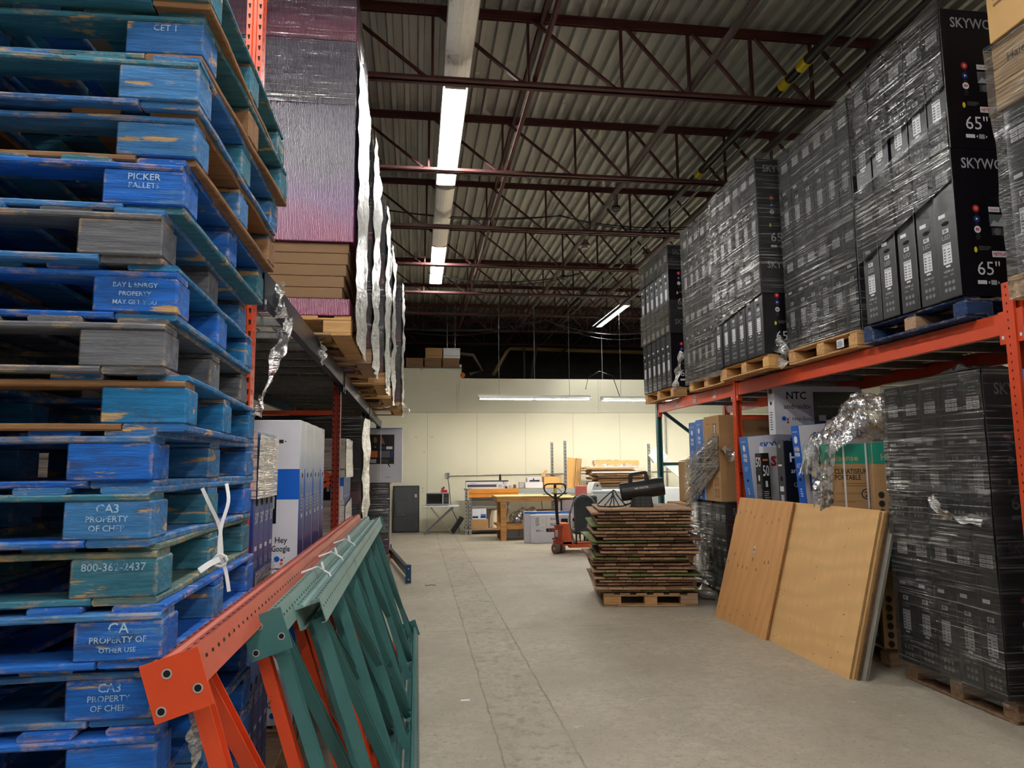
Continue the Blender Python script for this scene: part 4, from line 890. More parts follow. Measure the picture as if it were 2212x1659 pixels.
def ac(label, loc, rot=(0, 0, 0)):
    return carton('air_conditioner_carton', label, 'carton', 0.44, 0.36, 0.78, CARD, lambda f, T, H: (f.rect(0.004, H * 0.78, T - 0.004, H - 0.004, TEALP), f.text('Hisense', T / 2, H * 0.82, 0.04, CARD_L, 'c', k=2), [f.disc(0.06, H * (0.5 - i * 0.09), 0.022, INK) for i in range(5)], f.rect(0, 0.0, T, 0.03, TEALP)), face_ac, 1, loc, rot, 'air conditioner cartons')
ac('tan air conditioner carton with teal band, upper one under the draped film', (3.42, 5.66, 0.93), (0, 0, -0.5)); ac('tan air conditioner carton below the film-draped one, behind the plywood', (3.42, 5.66, 0.145), (0, 0, -0.5))
ac('tan air conditioner carton with teal band, upper one touching the wrapped stack', (3.53, 5.15, 0.93), (0, 0, -0.5)); ac('lower tan air conditioner carton in the shade behind the plywood end', (3.53, 5.15, 0.145), (0, 0, -0.5))
ac('air conditioner carton hidden behind the upper strapped one', (4.2, 5.5, 0.93)); ac('air conditioner carton hidden behind the lower strapped one', (4.2, 5.5, 0.145))
# television cartons standing upright, leaning a little
def end_grey(big):
    def fn(f, T, H):
        c = T / 2; f.text(big, c, H * 0.80, 0.10, WHT, 'c', maxw=T * 0.8); f.text('Class', c, H * 0.755, 0.02, GRY, 'c'); f.rect(c - 0.015, H * 0.60, c + 0.015, H * 0.68, WHT); f.lines(c - 0.05, c + 0.05, H * 0.12, H * 0.56, 18, SIL, seed=9)
        f.rect(c - 0.05, H * 0.92, c + 0.05, H * 0.94, ORGP)
    return fn
def face_hitachi(f, L, H): f.text('HITACHI', 0.05, H - 0.20, 0.085, WHT, bold=0.03); f.text('androidtv', 0.06, H - 0.31, 0.05, WHT); f.text('QLED', 0.08, H - 0.44, 0.04, SIL); f.text('4K', 0.12, H - 0.6, 0.06, SIL); f.lines(0.14, 0.3, 0.1, 0.5, 9, GRY)
def face_s(f, L, H): f.rect(0.004, 0.004, L - 0.004, H - 0.004, LILAC, 0.5); f.text('SHARP', 0.075, H - 0.2, 0.10, RED, bold=0.03, k=2)
def face_ntc(f, L, H):
    f.text('NTC', 0.13, H - 0.135, 0.078, INK, bold=0.02); f.text('androidtv', 0.10, H - 0.235, 0.055, INK); dots(f, 0.10, H - 0.335, 0.024); f.text('Hey Google', 0.19, H - 0.355, 0.04, INK); f.text('40"', 0.15, H - 0.58, 0.085, PBL, bold=0.02)
    f.rect(0.43, 0.08, L - 0.06, H - 0.06, BLK2, 1); f.text('Everything Everywhere All at Once', 0.47, H - 0.22, 0.026, SIL, k=2)
    for i in range(5): f.rect(0.48 + i * 0.12, H - 0.36, 0.56 + i * 0.12, H - 0.30, (WHT, NVY, WHT, RED, GRY)[i], 2); f.rect(0.48 + i * 0.12, H - 0.50, 0.58 + i * 0.12, H - 0.42, (GRY, GRY2, ORGP, GRY, NVY)[i], 2)
def end_ntc(f, T, H): c = T / 2; f.disc(c, H * 0.65, 0.02, HOLE); f.lines(c - 0.03, c + 0.03, H * 0.1, H * 0.5, 8, GRY, seed=4); f.rect(c - 0.04, H * 0.85, c + 0.04, H * 0.95, GRY)
carton('television_carton', 'blue-white television carton right beside the orange upright', CAT, 1.4, 0.19, 0.88, PBL2, end_blue('55"'), face_skyblue, 1, (3.50, 7.05, 0.955), (0, -0.08, 0))
carton('television_carton', 'plain support carton beneath the blue-white one behind the plywood', CAT, 1.4, 1.2, 0.81, BLK, None, None, 1, (3.56, 6.05, 0.142))
carton('television_carton', 'white television carton with red lettering behind the dark 50-inch one', CAT, 1.2, 0.09, 0.77, LILAC, None, face_s, 1, (3.55, 6.92, 0.955), (0, -0.02, 0))
carton('television_carton', 'slim black 50-inch television carton wrapped in film', CAT, 0.085, 0.13, 0.70, BLK, end_grey('50'), lambda f, L, H: (f.text('50', 0.042, 0.47, 0.11, WHT, 'c', maxw=0.07, bold=0.01), f.lines(0.01, 0.075, 0.05, 0.33, 14, SIL, seed=5), f.rect(0.03, 0.36, 0.055, 0.42, WHT), f.rect(0.015, 0.62, 0.07, 0.64, ORGP)), 1, (3.455, 6.785, 0.955), (0, -0.02, 0))
carton('television_carton', 'black television carton with white brand letters, grey spine outward', CAT, 1.2, 0.14, 0.81, BLK, lambda f, T, H: (f.rect(0.004, 0.004, T - 0.004, H - 0.004, GRY2, 0.5), f.text('55"', T / 2, H * 0.92, 0.03, WHT, 'c'), f.disc(T / 2, H * 0.55, 0.025, HOLE), f.rect(0.03, H * 0.40, 0.10, H * 0.46, WHT), f.rect(0.04, H * 0.26, 0.1, H * 0.36, SIL), f.rect(0.02, H * 0.70, 0.09, H * 0.72, WHT)), face_hitachi, 1, (3.52, 6.46, 0.955), (0, -0.01, 0))
carton('television_carton', 'tilted blue-white television carton partly under draped film', CAT, 1.3, 0.13, 0.94, PBL, end_blue('43"'), face_skyblue, 1, (3.51, 6.06, 0.955), (0, -0.07, 0))
carton('television_carton', 'white 40-inch television carton lying across the top, under the beam', CAT, 0.98, 0.13, 0.50, LILAC, end_ntc, face_ntc, 1, (3.62, 6.80, 1.84), (0, 0, 0))
# draped film heap over the air conditioner carton
def drape(u, v):
    x = 3.40 + 0.66 * u; y = 5.60 - 0.85 * u * 0.66 + 0.44 * v; hump = math.exp(-((u - 0.42) / 0.22) ** 2) * 0.34 + math.exp(-((u - 0.72) / 0.18) ** 2) * 0.26
    z = 1.74 + hump * math.sin(math.pi * min(1, 0.25 + v * 0.75)) - (0.13 if v < 0.12 else 0.0) * (1 - v / 0.12) + 0.07 * noise.noise(Vector((u * 11, v * 9, 2))) + 0.05 * abs(noise.noise(Vector((u * 25, v * 22, 5))))
    if u < 0.10: z -= (0.10 - u) * (7.5 if v < 0.5 else 3)
    return Vector((x + 0.03 * noise.noise(Vector((u * 9, v * 9, 8))), y - 0.04 * abs(noise.noise(Vector((u * 14, v * 14, 9)))), z))
c = MB(); c.grid(60, 30, drape, FILM_C); tag(c.build('draped_film', smooth=True), 'big heap of loose clear film draped over the strapped air conditioner carton', 'film')
torn('film tail hanging over the tilted blue-white carton', [(3.42, 5.68, 1.72), (3.40, 5.68, 1.5), (3.40, 5.66, 1.35), (3.42, 5.64, 1.26)], lambda u: 0.08 + 0.12 * u, FILM_C, 3)
carton('television_carton', 'blue carton edge standing at the right picture border by the orange upright', CAT, 1.3, 0.17, 2.05, PBL2, None, None, 1, (3.30, 3.29, 0.0))

# ------------------------------------------------------------------ plywood sheets
def ply_mat(name, col, flame=1.0):
    N = NT(name); b = N.n('ShaderNodeBsdfPrincipled'); N.l(b.outputs[0], N.out.inputs[0]); b.inputs['Roughness'].default_value = 0.65; b.inputs['Specular IOR Level'].default_value = 0.25
    v = N.coords((1, 1, 0.35) if flame == 1 else (1, 0.35, 1), True)
    wv = N.n('ShaderNodeTexWave'); wv.wave_type = 'RINGS'; wv.inputs['Scale'].default_value = 2.2; wv.inputs['Distortion'].default_value = 9; wv.inputs['Detail'].default_value = 3; wv.inputs['Detail Scale'].default_value = 1.2; N.l(v, wv.inputs['Vector'])
    d = tuple(x * 0.86 for x in col[:3]) + (1,)
    a = N.mix(N.ramp(wv.outputs['Fac'], 0.0, 1.0), col, tuple(x * 0.9 for x in col[:3]) + (1,)); a = N.mix(N.ramp(N.noise(N.coords((1, 6, 1), True), 5, 6), 0.4, 0.8), a, d)
    a = N.mix(N.ramp(N.noise(N.coords(), 1.4, 3), 0.62, 0.9), a, tuple(x * 0.75 for x in col[:3]) + (1,))
    N.l(a, b.inputs['Base Color']); return N.m
PLY1 = ply_mat('plywood_rough', srgb(222, 164, 106)); PLY2 = ply_mat('plywood_smooth', srgb(234, 186, 126), 0); PEDGE = wood('plywood_edge', srgb(130, 98, 68)); KNOT = pm('knot_dark', srgb(96, 58, 30), var=0.2)
def sheet(label, y0, L, H, mat, xb, lean, t=0.018, marks=None, notch=False, name='plywood_sheet'):
    o = thing(name, label, 'plywood', (xb, y0, 0), (0, lean, 0))
    c = MB(); pr = [(0, 0), (L, 0), (L, H), (0, H)] if not notch else [(0, 0), (L, 0), (L, H * 0.72), (L + 0.012, H * 0.72), (L + 0.012, H * 0.85), (L, H * 0.85), (L, H), (0, H)]
    c.prism(pr, (0, 0, 0), (0, 1, 0), (0, 0, 1), (1, 0, 0), t, mat)
    f = Face(c, (0, L, 0), (0, -1, 0), (0, 0, 1), 0.0008)
    for (u, v, ru, rv) in marks or (): f.disc(u, v, ru, KNOT, 1, 8, rv)
    c.build('panel', o)
    c = MB(); 
    for k in range(3): c.box(0.002 + k * 0.006, -0.0012, 0.01, 0.004 + k * 0.006, 0, H - 0.01, HOLE)
    c.build('edge_plies', o); return o
r = random.Random(5)
knots = [(0.08 + 0.115 * i + r.uniform(-.02, .02), 1.06 + r.uniform(-.05, .05), 0.006, 0.016) for i in range(8)] + [(0.06 + 0.1 * i + r.uniform(-.02, .02), 0.62 + r.uniform(-.08, .05), 0.007, 0.02) for i in range(9)] + [(0.06 + 0.13 * i, 0.10 + r.uniform(-.05, .05), 0.005, 0.013) for i in range(7)]
ln = math.radians(15.5)
s1 = sheet('rough plywood sheet with dark knots and a staple tag, leaning on the rack', 6.1, 1.07, 1.245, PLY1, 3.05, ln, marks=knots, notch=True)
c = MB(); f = Face(c, (0, 0.55, 0.72), (0, -1, 0), (0, 0, 1), 0.002); f.rect(0, 0, 0.035, 0.06, WHT); f.rect(0.01, 0.015, 0.025, 0.04, GRY, 2); c.build('stapled_tag', s1)
nails = [(r.uniform(0.02, 0.2) if i < 12 else r.uniform(0.3, 1.1), r.uniform(0.05, 1.15), 0.006, 0.004) for i in range(26)]
sheet('smooth pale plywood sheet with nail marks, front one at the near end', 4.93, 1.24, 1.24, PLY2, 3.085, ln, marks=nails)
sheet('second plywood sheet leaning directly behind the smooth pale one', 4.91, 1.9, 1.235, PLY2, 3.108, ln, t=0.02)
sheet('third plywood sheet with notched dark edge behind the pale pair', 4.90, 1.9, 1.23, PEDGE, 3.133, ln, t=0.02)
sheet('grey fibreboard sheet at the back of the leaning plywood', 4.86, 2.0, 1.21, pm('fibreboard_grey', srgb(150, 146, 136), var=0.1), 3.165, ln, t=0.02)

# ------------------------------------------------------------------ stack of slatted deck panels on a pallet
PX, PY, PR = 2.06, 7.84, math.radians(-10)
pm_ = [PLANK_D, PLANK, PLANK_D]
pallet('bare brown pallet on the floor carrying the tall stack of slatted panels', pm_, (PX + 1.03 * math.cos(PR), PY + 1.03 * math.sin(PR), 0), PR, sx=1.03, sy=1.22, seed=90, decks=6)
def slat_panel(label, loc, rz, mats, seed):
    r = random.Random(seed); c = MB(); n = r.choice([7, 8]); W_ = 1.08 + r.uniform(-0.04, 0.05); p = W_ / n
    for i in range(n): 
        c.bbox(i * p + 0.002, r.uniform(-0.008, 0.008), 0.012, (i + 1) * p - 0.003, 1.2 + r.uniform(-0.01, 0.01), 0.032, mats[r.randrange(len(mats))], 0.003)
    for yy in (0.06, 0.55, 1.05): c.box(0.02, yy, 0.0, W_ - 0.02, yy + 0.09, 0.012, mats[0])
    return tag(c.build('slatted_panel', loc=loc, rot=(0, 0, rz)), label, 'wooden panel', 'slatted panels stacked on the brown pallet')
r = random.Random(12); NP = 26
for k in range(NP):
    ms = [PLANK_D, PLANK_D, PLANK_B] if k % 5 else [PLANK_G, PLANK_G, PLANK_D]
    if k == NP - 1: ms = [PLANK_D, PLANK_D]
    ux, uy = math.cos(PR), math.sin(PR); ox = -0.06 + r.uniform(-0.07, 0.07); oy = r.uniform(-0.05, 0.05) + (0.0)
    slat_panel('slatted brown wooden panel, %s up from the floor pallet%s' % (ORD[k], ', heater resting on it' if k == NP - 1 else (', green-edged' if k % 5 == 0 else '')),
               (PX + ux * ox - uy * oy, PY + uy * ox + ux * oy, 0.14 + k * 0.0355), PR + r.uniform(-0.05, 0.05), ms, 200 + k)
zt = 0.14 + NP * 0.0355 - 0.003
# forced-air heater
t = thing('forced_air_heater', 'black cylindrical forced-air heater with handle on the panel stack', 'heater', (2.60, 8.12, zt), (0, 0, math.radians(-12)))
c = MB(); c.prism([(-0.13, 0), (0.14, 0), (0.12, 0.13), (-0.09, 0.13)], (0, -0.075, 0), (1, 0, 0), (0, 0, 1), (0, 1, 0), 0.15, BMET)
f = Face(c, (-0.1, -0.075, 0.01), (1, 0, 0), (0, 0, 1)); 
for i in range(3):
    for j in range(3): f.rect(0.035 + i * 0.062, 0.005 + j * 0.036, 0.088 + i * 0.062, 0.034 + j * 0.036, GRY2)
c.build('base', t)
c = MB(); A, B_ = Vector((-0.22, 0, 0.17)), Vector((0.27, 0, 0.24)); c.cyl(A, B_, 0.105, BMET, 28, caps=False); c.cyl(A, B_, 0.098, HOLE, 28, caps=False); c.cyl(A.lerp(B_, 0.06), A.lerp(B_, 0.07), 0.098, HOLE, 24); c.cyl(A.lerp(B_, 0.93), A.lerp(B_, 0.94), 0.098, HOLE, 24); sh = c.build('barrel', t, smooth=False)
c = MB(); f = Face(c, A.lerp(B_, 0.30) + Vector((0, -0.1065, 0.012)), (B_ - A).normalized(), (0, 0, 1), 0.001); f.text('MR.HEATER', 0, 0, 0.022, WHT, bold=0.01); f.disc(-0.02, 0.01, 0.008, RED); c.build('lettering', t)
c = MB(); ax = (B_ - A).normalized(); e1 = Vector((0, 1, 0)); e2 = ax.cross(e1)
for R_ in (0.03, 0.055, 0.08, 0.1): c.tube([A + e1 * (R_ * math.cos(q)) + e2 * (R_ * math.sin(q)) - ax * 0.004 for q in [i * math.pi / 10 for i in range(20)]], 0.003, GRY2, 5, True)
for q in (0.5, 2.6, 4.7): c.tube([A - ax * 0.005, A + e1 * (0.1 * math.cos(q)) + e2 * (0.1 * math.sin(q)) - ax * 0.005], 0.004, GRY2, 5)
c.build('intake_grille', t)
c = MB(); c.prism([(-0.12, 0.0), (-0.11, 0.09), (-0.08, 0.105), (0.08, 0.128), (0.10, 0.12), (0.13, 0.02), (0.08, 0.015), (0.07, 0.09), (-0.06, 0.075), (-0.07, 0.0)], (-0.02, -0.018, 0.29), (1, 0, 0), (0, 0, 1), (0, 1, 0), 0.036, BMET); c.build('handle', t)
c = MB()
hs = [(-0.1, -0.02, 0.05), (-0.17, -0.06, 0.03), (-0.25, -0.09, 0.012), (-0.42, -0.1, 0.012), (-0.5, -0.02, 0.02), (-0.47, 0.1, 0.05), (-0.34, 0.16, 0.16), (-0.29, 0.12, 0.185), (-0.27, 0.06, 0.14), (-0.2, 0.0, 0.05), (-0.17, -0.02, 0.012)]
def smoothp(P, k=4):
    P = [Vector(p) for p in P]; out = []
    for i in range(len(P) - 1):
        p0, p1, p2, p3 = P[max(i - 1, 0)], P[i], P[i + 1], P[min(i + 2, len(P) - 1)]
        for j in range(k):
            s = j / k; out.append(0.5 * ((2 * p1) + (p2 - p0) * s + (2 * p0 - 5 * p1 + 4 * p2 - p3) * s * s + (3 * p1 - p0 - 3 * p2 + p3) * s ** 3))
    return out + [P[-1]]
c.tube(smoothp(hs), 0.008, CORD, 8)
for q, dx in enumerate((-0.42, -0.36, -0.31, -0.25)): c.tube(smoothp([(dx, 0.02 - 0.02 * q, 0.012), (-0.33 + 0.01 * q, 0.08, 0.12), (-0.31, 0.13, 0.185), (-0.30, 0.11, 0.19)]), 0.007, CORD, 7)
c.build('gas_hose', t, smooth=True)

# ------------------------------------------------------------------ pallet jack
t = thing('pallet_jack', 'orange hand pallet jack with black loop handle behind the panel stack', 'pallet jack', (2.52, 12.65, 0))
OJ = pm('jack_orange', srgb(214, 96, 52), rough=0.45, var=0.08); OJD = pm('jack_pump_red', srgb(150, 54, 34), rough=0.45, var=0.15)
for xx in (-0.07, 0.05):
    c = MB(); c.cyl((xx - 0.03, 0, 0.09), (xx + 0.03, 0, 0.09), 0.09, pm('wheel_grey', srgb(90, 84, 78), var=0.1), 22); c.cyl((xx - 0.034, 0, 0.09), (xx + 0.034, 0, 0.09), 0.05, OJD, 16); c.cyl((xx - 0.037, 0, 0.09), (xx + 0.037, 0, 0.09), 0.02, SIL, 10); c.build('steer_wheel', t).rotation_euler = (0, 0, 0.5)
c = MB(); c.cyl((-0.01, 0, 0.1), (-0.01, 0, 0.48), 0.055, OJD, 14); c.box(-0.09, -0.06, 0.16, 0.07, 0.06, 0.24, OJD); c.box(-0.085, -0.075, 0.28, 0.04, -0.03, 0.44, OJD); c.cyl((-0.05, -0.07, 0.3), (-0.05, -0.07, 0.42), 0.025, SIL, 10); c.box(-0.07, -0.05, 0.44, 0.07, 0.05, 0.5, OJD); c.build('pump', t)
c = MB(); c.prism([(0.06, 0.16), (0.06, 0.52), (0.20, 0.52), (0.24, 0.16)], (0, -0.02, 0), (1, 0, 0), (0, 0, 1), (0, 1, 0), 0.35, OJ); c.prism([(0.2, 0.09), (0.2, 0.2), (0.30, 0.14), (1.35, 0.14), (1.35, 0.09)], (0, 0.0, 0), (1, 0, 0), (0, 0, 1), (0, 1, 0), 0.16, OJ); c.prism([(0.2, 0.09), (0.2, 0.2), (0.30, 0.14), (1.35, 0.14), (1.35, 0.09)], (0, 0.36, 0), (1, 0, 0), (0, 0, 1), (0, 1, 0), 0.16, OJ); c.box(0.06, -0.02, 0.14, 0.25, 0.5, 0.2, OJ); c.build('fork_frame', t)
for yy in (0.08, 0.44):
    c = MB(); c.cyl((1.2, yy - 0.04, 0.04), (1.2, yy + 0.04, 0.04), 0.04, CORD, 14); c.build('load_roller', t)
c = MB(); c.bar((-0.01, 0, 0.48), (-0.05, -0.02, 0.98), 0.05, 0.035, BMET, (0, 1, 0)); c.bar((-0.05, -0.02, 0.98), (-0.06, -0.03, 1.21), 0.045, 0.03, BMET, (0, 1, 0)); f = Face(c, (-0.085, -0.05, 1.06), (1, 0, 0), (0, 0, 1)); f.rect(0.01, 0, 0.045, 0.09, YEL); c.build('handle_shaft', t)
c = MB(); lp = smoothp([(-0.05, -0.02, 0.96), (0.10, -0.03, 1.06), (0.135, -0.03, 1.13), (0.12, -0.03, 1.20), (0.07, -0.03, 1.225), (-0.06, -0.03, 1.228), (-0.19, -0.03, 1.225), (-0.245, -0.03, 1.19), (-0.25, -0.03, 1.12), (-0.2, -0.03, 1.06), (-0.05, -0.02, 0.96)], 4); c.tube(lp, 0.014, BMET, 8); c.tube([(-0.03, -0.03, 1.15), (0.03, -0.03, 1.12), (0.08, -0.03, 1.06)], 0.006, BMET); c.build('loop_handle', t, smooth=True)
t = thing('office_chair', 'dark grey upholstered chair with bent grey tube arms on the pallet jack forks', 'chair', (2.98, 12.7, 0.145))
FAB = pm('fabric_charcoal', srgb(58, 62, 64), rough=0.9, var=0.25, scale=40)
c = MB(); c.M = Matrix.Rotation(math.radians(-6), 4, 'X'); c.bbox(-0.14, 0.0, 0.18, 0.30, 0.07, 0.86, FAB, 0.03, 2); c.build('backrest', t)
c = MB(); c.bbox(-0.14, 0.05, 0.17, 0.30, 0.5, 0.25, FAB, 0.02, 2); c.build('seat', t)
c = MB(); GT = pm('tube_grey', srgb(104, 112, 116), rough=0.4, var=0.05); c.tube(smoothp([(0.02, -0.02, 0.88), (-0.14, -0.03, 0.8), (-0.24, -0.03, 0.55), (-0.24, -0.03, 0.28), (-0.16, -0.02, 0.02)]), 0.018, GT, 8); c.tube(smoothp([(0.02, -0.02, 0.88), (0.17, -0.03, 0.8), (0.26, -0.03, 0.6), (0.30, -0.03, 0.3)]), 0.018, GT, 8); c.build('arm_tube', t, smooth=True)
for xx, yy in ((-0.12, 0.02), (0.28, 0.02), (-0.12, 0.45), (0.28, 0.45)):
    c = MB(); c.cyl((xx, yy, 0), (xx, yy, 0.18), 0.014, BMET, 8); c.build('leg', t)

# ------------------------------------------------------------------ work area by the partition
t = thing('television', 'dark television turned back-out, standing on its end against the cream wall', 'television', (-0.56, 17.38, 0), (-0.08, 0, 0))
TVB = pm('tv_back_grey', srgb(64, 66, 68), rough=0.45, var=0.06); TVB2 = pm('tv_back_dark', srgb(40, 41, 43), rough=0.4, var=0.06)
c = MB(); c.bbox(0, 0.0, 0, 0.63, 0.035, 1.11, TVB2, 0.008); c.bbox(0.03, -0.015, 0.03, 0.6, 0.0, 1.08, TVB, 0.006); c.build('back_shell', t)
c = MB(); c.bbox(0.06, -0.035, 0.38, 0.29, -0.01, 0.75, TVB, 0.006); f = Face(c, (0.06, -0.035, 0.38), (1, 0, 0), (0, 0, 1)); [f.disc(0.09 + 0.02 * (i % 2), 0.13 + 0.02 * i, 0.004, SIL) for i in range(4)]; f.disc(0.18, 0.04, 0.008, SIL); c.build('electronics_cover', t)
c = MB(); [c.box(0.5, -0.016, 0.04, 0.507, -0.0152, 1.07, TVB2), c.box(0.07, -0.016, 0.2, 0.35, -0.0152, 0.205, TVB2), c.box(0.07, -0.016, 0.9, 0.35, -0.0152, 0.905, TVB2), c.box(0.345, -0.016, 0.2, 0.35, -0.0152, 0.905, TVB2)]; c.build('ribbing', t)
c = MB(); f = Face(c, (0.52, -0.0155, 0.83), (1, 0, 0), (0, 0, 1)); f.rect(0, 0, 0.05, 0.07, WHT); f.rect(0.01, 0.02, 0.04, 0.05, RED, 2); c.build('sticker', t)
# folding table, microwave, red torch
t = thing('folding_table', 'small white folding table with crossed grey legs against the wall', 'table', (0.13, 16.55, 0))
c = MB(); c.bbox(0, 0, 0.63, 0.86, 0.45, 0.66, WHT, 0.01); c.build('tabletop', t)
for yy in (0.05, 0.4):
    for a, e in (((0.05, yy, 0.01), (0.72, yy, 0.62)), ((0.7, yy + 0.02, 0.01), (0.2, yy + 0.02, 0.62))):
        c = MB(); c.cyl(a, e, 0.012, GALV, 8); c.build('leg', t)
t = thing('microwave_oven', 'silver and black microwave oven on the small folding table', 'microwave oven', (0.23, 16.6, 0.66))
c = MB(); c.bbox(0, 0, 0.012, 0.52, 0.36, 0.30, SIL, 0.006); [c.cyl((x, y, 0), (x, y, 0.014), 0.015, INK, 8) for x in (0.05, 0.47) for y in (0.05, 0.3)]; c.build('cabinet', t)
c = MB(); c.bbox(0.008, -0.02, 0.05, 0.38, 0.0, 0.28, BMET, 0.006); f = Face(c, (0, -0.02, 0), (1, 0, 0), (0, 0, 1)); f.rect(0.03, 0.08, 0.35, 0.25, HOLE); dr = c.build('door', t)
c = MB(); c.cyl((0.365, -0.045, 0.06), (0.365, -0.045, 0.27), 0.01, SIL, 10); c.build('handle', dr)
c = MB(); c.bbox(0.395, -0.015, 0.05, 0.51, 0.0, 0.28, BMET, 0.004); f = Face(c, (0.395, -0.015, 0.05), (1, 0, 0), (0, 0, 1)); f.rect(0.02, 0.18, 0.095, 0.21, GRY2); [f.rect(0.02 + 0.028 * i, 0.04 + 0.03 * j, 0.04 + 0.028 * i, 0.055 + 0.03 * j, GRY) for i in range(3) for j in range(4)]; c.build('control_panel', t)
t = thing('tape_dispenser', 'red hand tool on top of the microwave', 'tool', (0.62, 16.72, 0.96))
c = MB(); c.bbox(-0.06, -0.03, 0, 0.09, 0.03, 0.06, RED, 0.01); c.cyl((-0.02, 0, 0.06), (-0.02, 0, 0.11), 0.025, RED, 12); c.cyl((0.01, 0.0, 0.085), (0.01, 0.0, 0.13), 0.018, INK, 10); c.build('tool_body', t)
c = MB(); c.M = Matrix.Rotation(0.6, 4, 'Y'); c.bbox(-0.05, 0, 0, 0.05, 0.25, 0.42, BMET, 0.01); tag(c.build('black_case', loc=(0.83, 16.75, 0.03)), 'narrow black case leaning between folding table and slotted shelf post', 'case')
# long shelf bench with slotted posts and orange/grey beams
t = thing('shelf_bench', 'long workbench shelf on slotted steel posts with orange and grey beams', 'workbench', (1.08, 16.5, 0))
for xx, h in ((0.03, 1.05), (0.12, 1.05), (2.15, 2.12), (2.37, 2.14), (4.42, 2.06)):
    c = MB(); c.box(xx, 0.0 if xx != 2.15 else 0.5, 0, xx + 0.06, 0.003 if xx != 2.15 else 0.503, h, GALV); c.box(xx, 0 if xx != 2.15 else 0.5, 0, xx + 0.003, 0.05 if xx != 2.15 else 0.55, h, GALV)
    f = Face(c, (xx, 0.0 if xx != 2.15 else 0.5, 0), (1, 0, 0), (0, 0, 1)); [f.rect(0.024, 0.04 + 0.08 * q, 0.04, 0.07 + 0.08 * q, INK) for q in range(int(h / 0.08))]; [f.disc(0.012, 0.02 + 0.08 * q, 0.006, WHT) for q in range(int(h / 0.08))]
    c.build('post', t)
YO = pm('beam_yellow_orange', srgb(226, 146, 58), rough=0.5, var=0.05)
c = MB(); c.box(0.12, -0.02, 0.84, 1.28, 0.02, 1.03, YO); c.box(0.12, -0.03, 0.93, 1.28, -0.02, 1.03, YO); c.build('orange_beam', t, (0, 0, 0), (0, -0.01, 0))
c = MB(); c.box(1.28, -0.01, 0.93, 4.5, 0.02, 1.03, pm('beam_pale_grey', srgb(160, 166, 166), var=0.04)); c.build('grey_beam', t)
c = MB(); c.box(0.05, 0.02, 1.0, 4.5, 0.75, 1.03, PLANK); c.build('shelf_board', t)
c = MB(); c.box(0.05, 0.02, 0.1, 2.4, 0.7, 0.13, PLANK_D); c.build('lower_board', t)
c = MB(); c.box(2.43, 0.02, 0.55, 4.5, 0.75, 0.58, PLANK_D); c.box(2.43, 0.3, 0.6, 4.45, 0.7, 1.0, CARD_D) if False else None; c.build('middle_board', t)
# things on it
def simple(name, label, cat, build, loc, rot=(0, 0, 0)):
    c = MB(); build(c); return tag(c.build(name, loc=loc, rot=rot), label, cat)
def b_sb(c):
    c.bbox(0, 0, 0, 1.0, 0.13, 0.19, LILAC, 0.003); f = Face(c, (0, 0, 0), (1, 0, 0), (0, 0, 1)); f.rect(0.0, 0.165, 1.0, 0.19, BLK, 1.5); f.rect(0.04, 0.04, 0.72, 0.10, GRY2); f.text('2.1', 0.9, 0.11, 0.05, INK, 'c', bold=0.02); f.text('SOUNDBAR', 0.12, 0.12, 0.015, INK); f.lines(0.76, 0.86, 0.03, 0.1, 5, GRY); f.lines(0.88, 0.97, 0.02, 0.09, 5, GRY)
simple('soundbar_carton', 'long white and grey soundbar carton marked 2.1 on the orange beam end', 'carton', b_sb, (1.13, 16.58, 1.035))
simple('paper_carton', 'white and blue paper carton on a brown box under the shelf', 'carton', lambda c: (c.bbox(0, 0, 0, 0.33, 0.3, 0.24, WHT, 0.003), Face(c, (0, 0, 0), (1, 0, 0), (0, 0, 1)).rect(0.01, 0.03, 0.32, 0.075, NVY), Face(c, (0, 0, 0), (1, 0, 0), (0, 0, 1)).rect(0.2, 0.075, 0.32, 0.12, PBL2), Face(c, (0, 0, 0), (1, 0, 0), (0, 0, 1)).disc(0.165, 0.055, 0.03, WHT, 2)), (1.28, 16.6, 0.335))
simple('cardboard_box', 'flat brown box under the white and blue paper carton', 'carton', lambda c: c.bbox(0, 0, 0, 0.42, 0.35, 0.2, CARD, 0.004), (1.23, 16.57, 0.132))
def b_foam(c):
    r = random.Random(4)
    for k in range(7): c.bbox(r.uniform(-.04, .04), r.uniform(-.02, .05), k * 0.038, 0.95 + r.uniform(-.06, .06), 0.4, k * 0.038 + 0.032, pm('foam_white', srgb(224, 224, 218), var=0.03), 0.004)
t_ = simple('foam_sheets', 'sagging pile of white foam sheets under the orange beam', 'foam', b_foam, (1.24, 16.72, 0.575))
t_['kind'] = 'stuff'
simple('cardboard_box', 'wide brown box holding up the white foam sheets', 'carton', lambda c: c.bbox(0, 0, 0, 0.95, 0.3, 0.44, pm('carton_cream', srgb(214, 206, 188), var=0.05), 0.004), (1.25, 16.97, 0.132))
def b_bag(c):
    def fn(u, v):
        a = u * 2 * math.pi; r_ = (0.16 + 0.02 * math.sin(5 * a)) * (1 - 0.35 * v * v) ; return Vector((r_ * math.cos(a) * 1.1, r_ * math.sin(a) * 0.8, 0.40 * v + 0.02 * math.sin(3 * a) * v))
    c.grid(24, 10, fn, pm('sack_cream', srgb(222, 208, 182), rough=0.85, var=0.08)); c.prism([(0.1 * math.cos(i), 0.08 * math.sin(i)) for i in range(6)], (0, 0, 0.38), (1, 0, 0), (0, 1, 0), (0, 0, 1), 0.01, pm('sack_cream', srgb(1, 1, 1)))
simple('cream_sack', 'creased cream sack under the shelf next to the paper carton', 'sack', b_bag, (1.88, 16.72, 0.135))
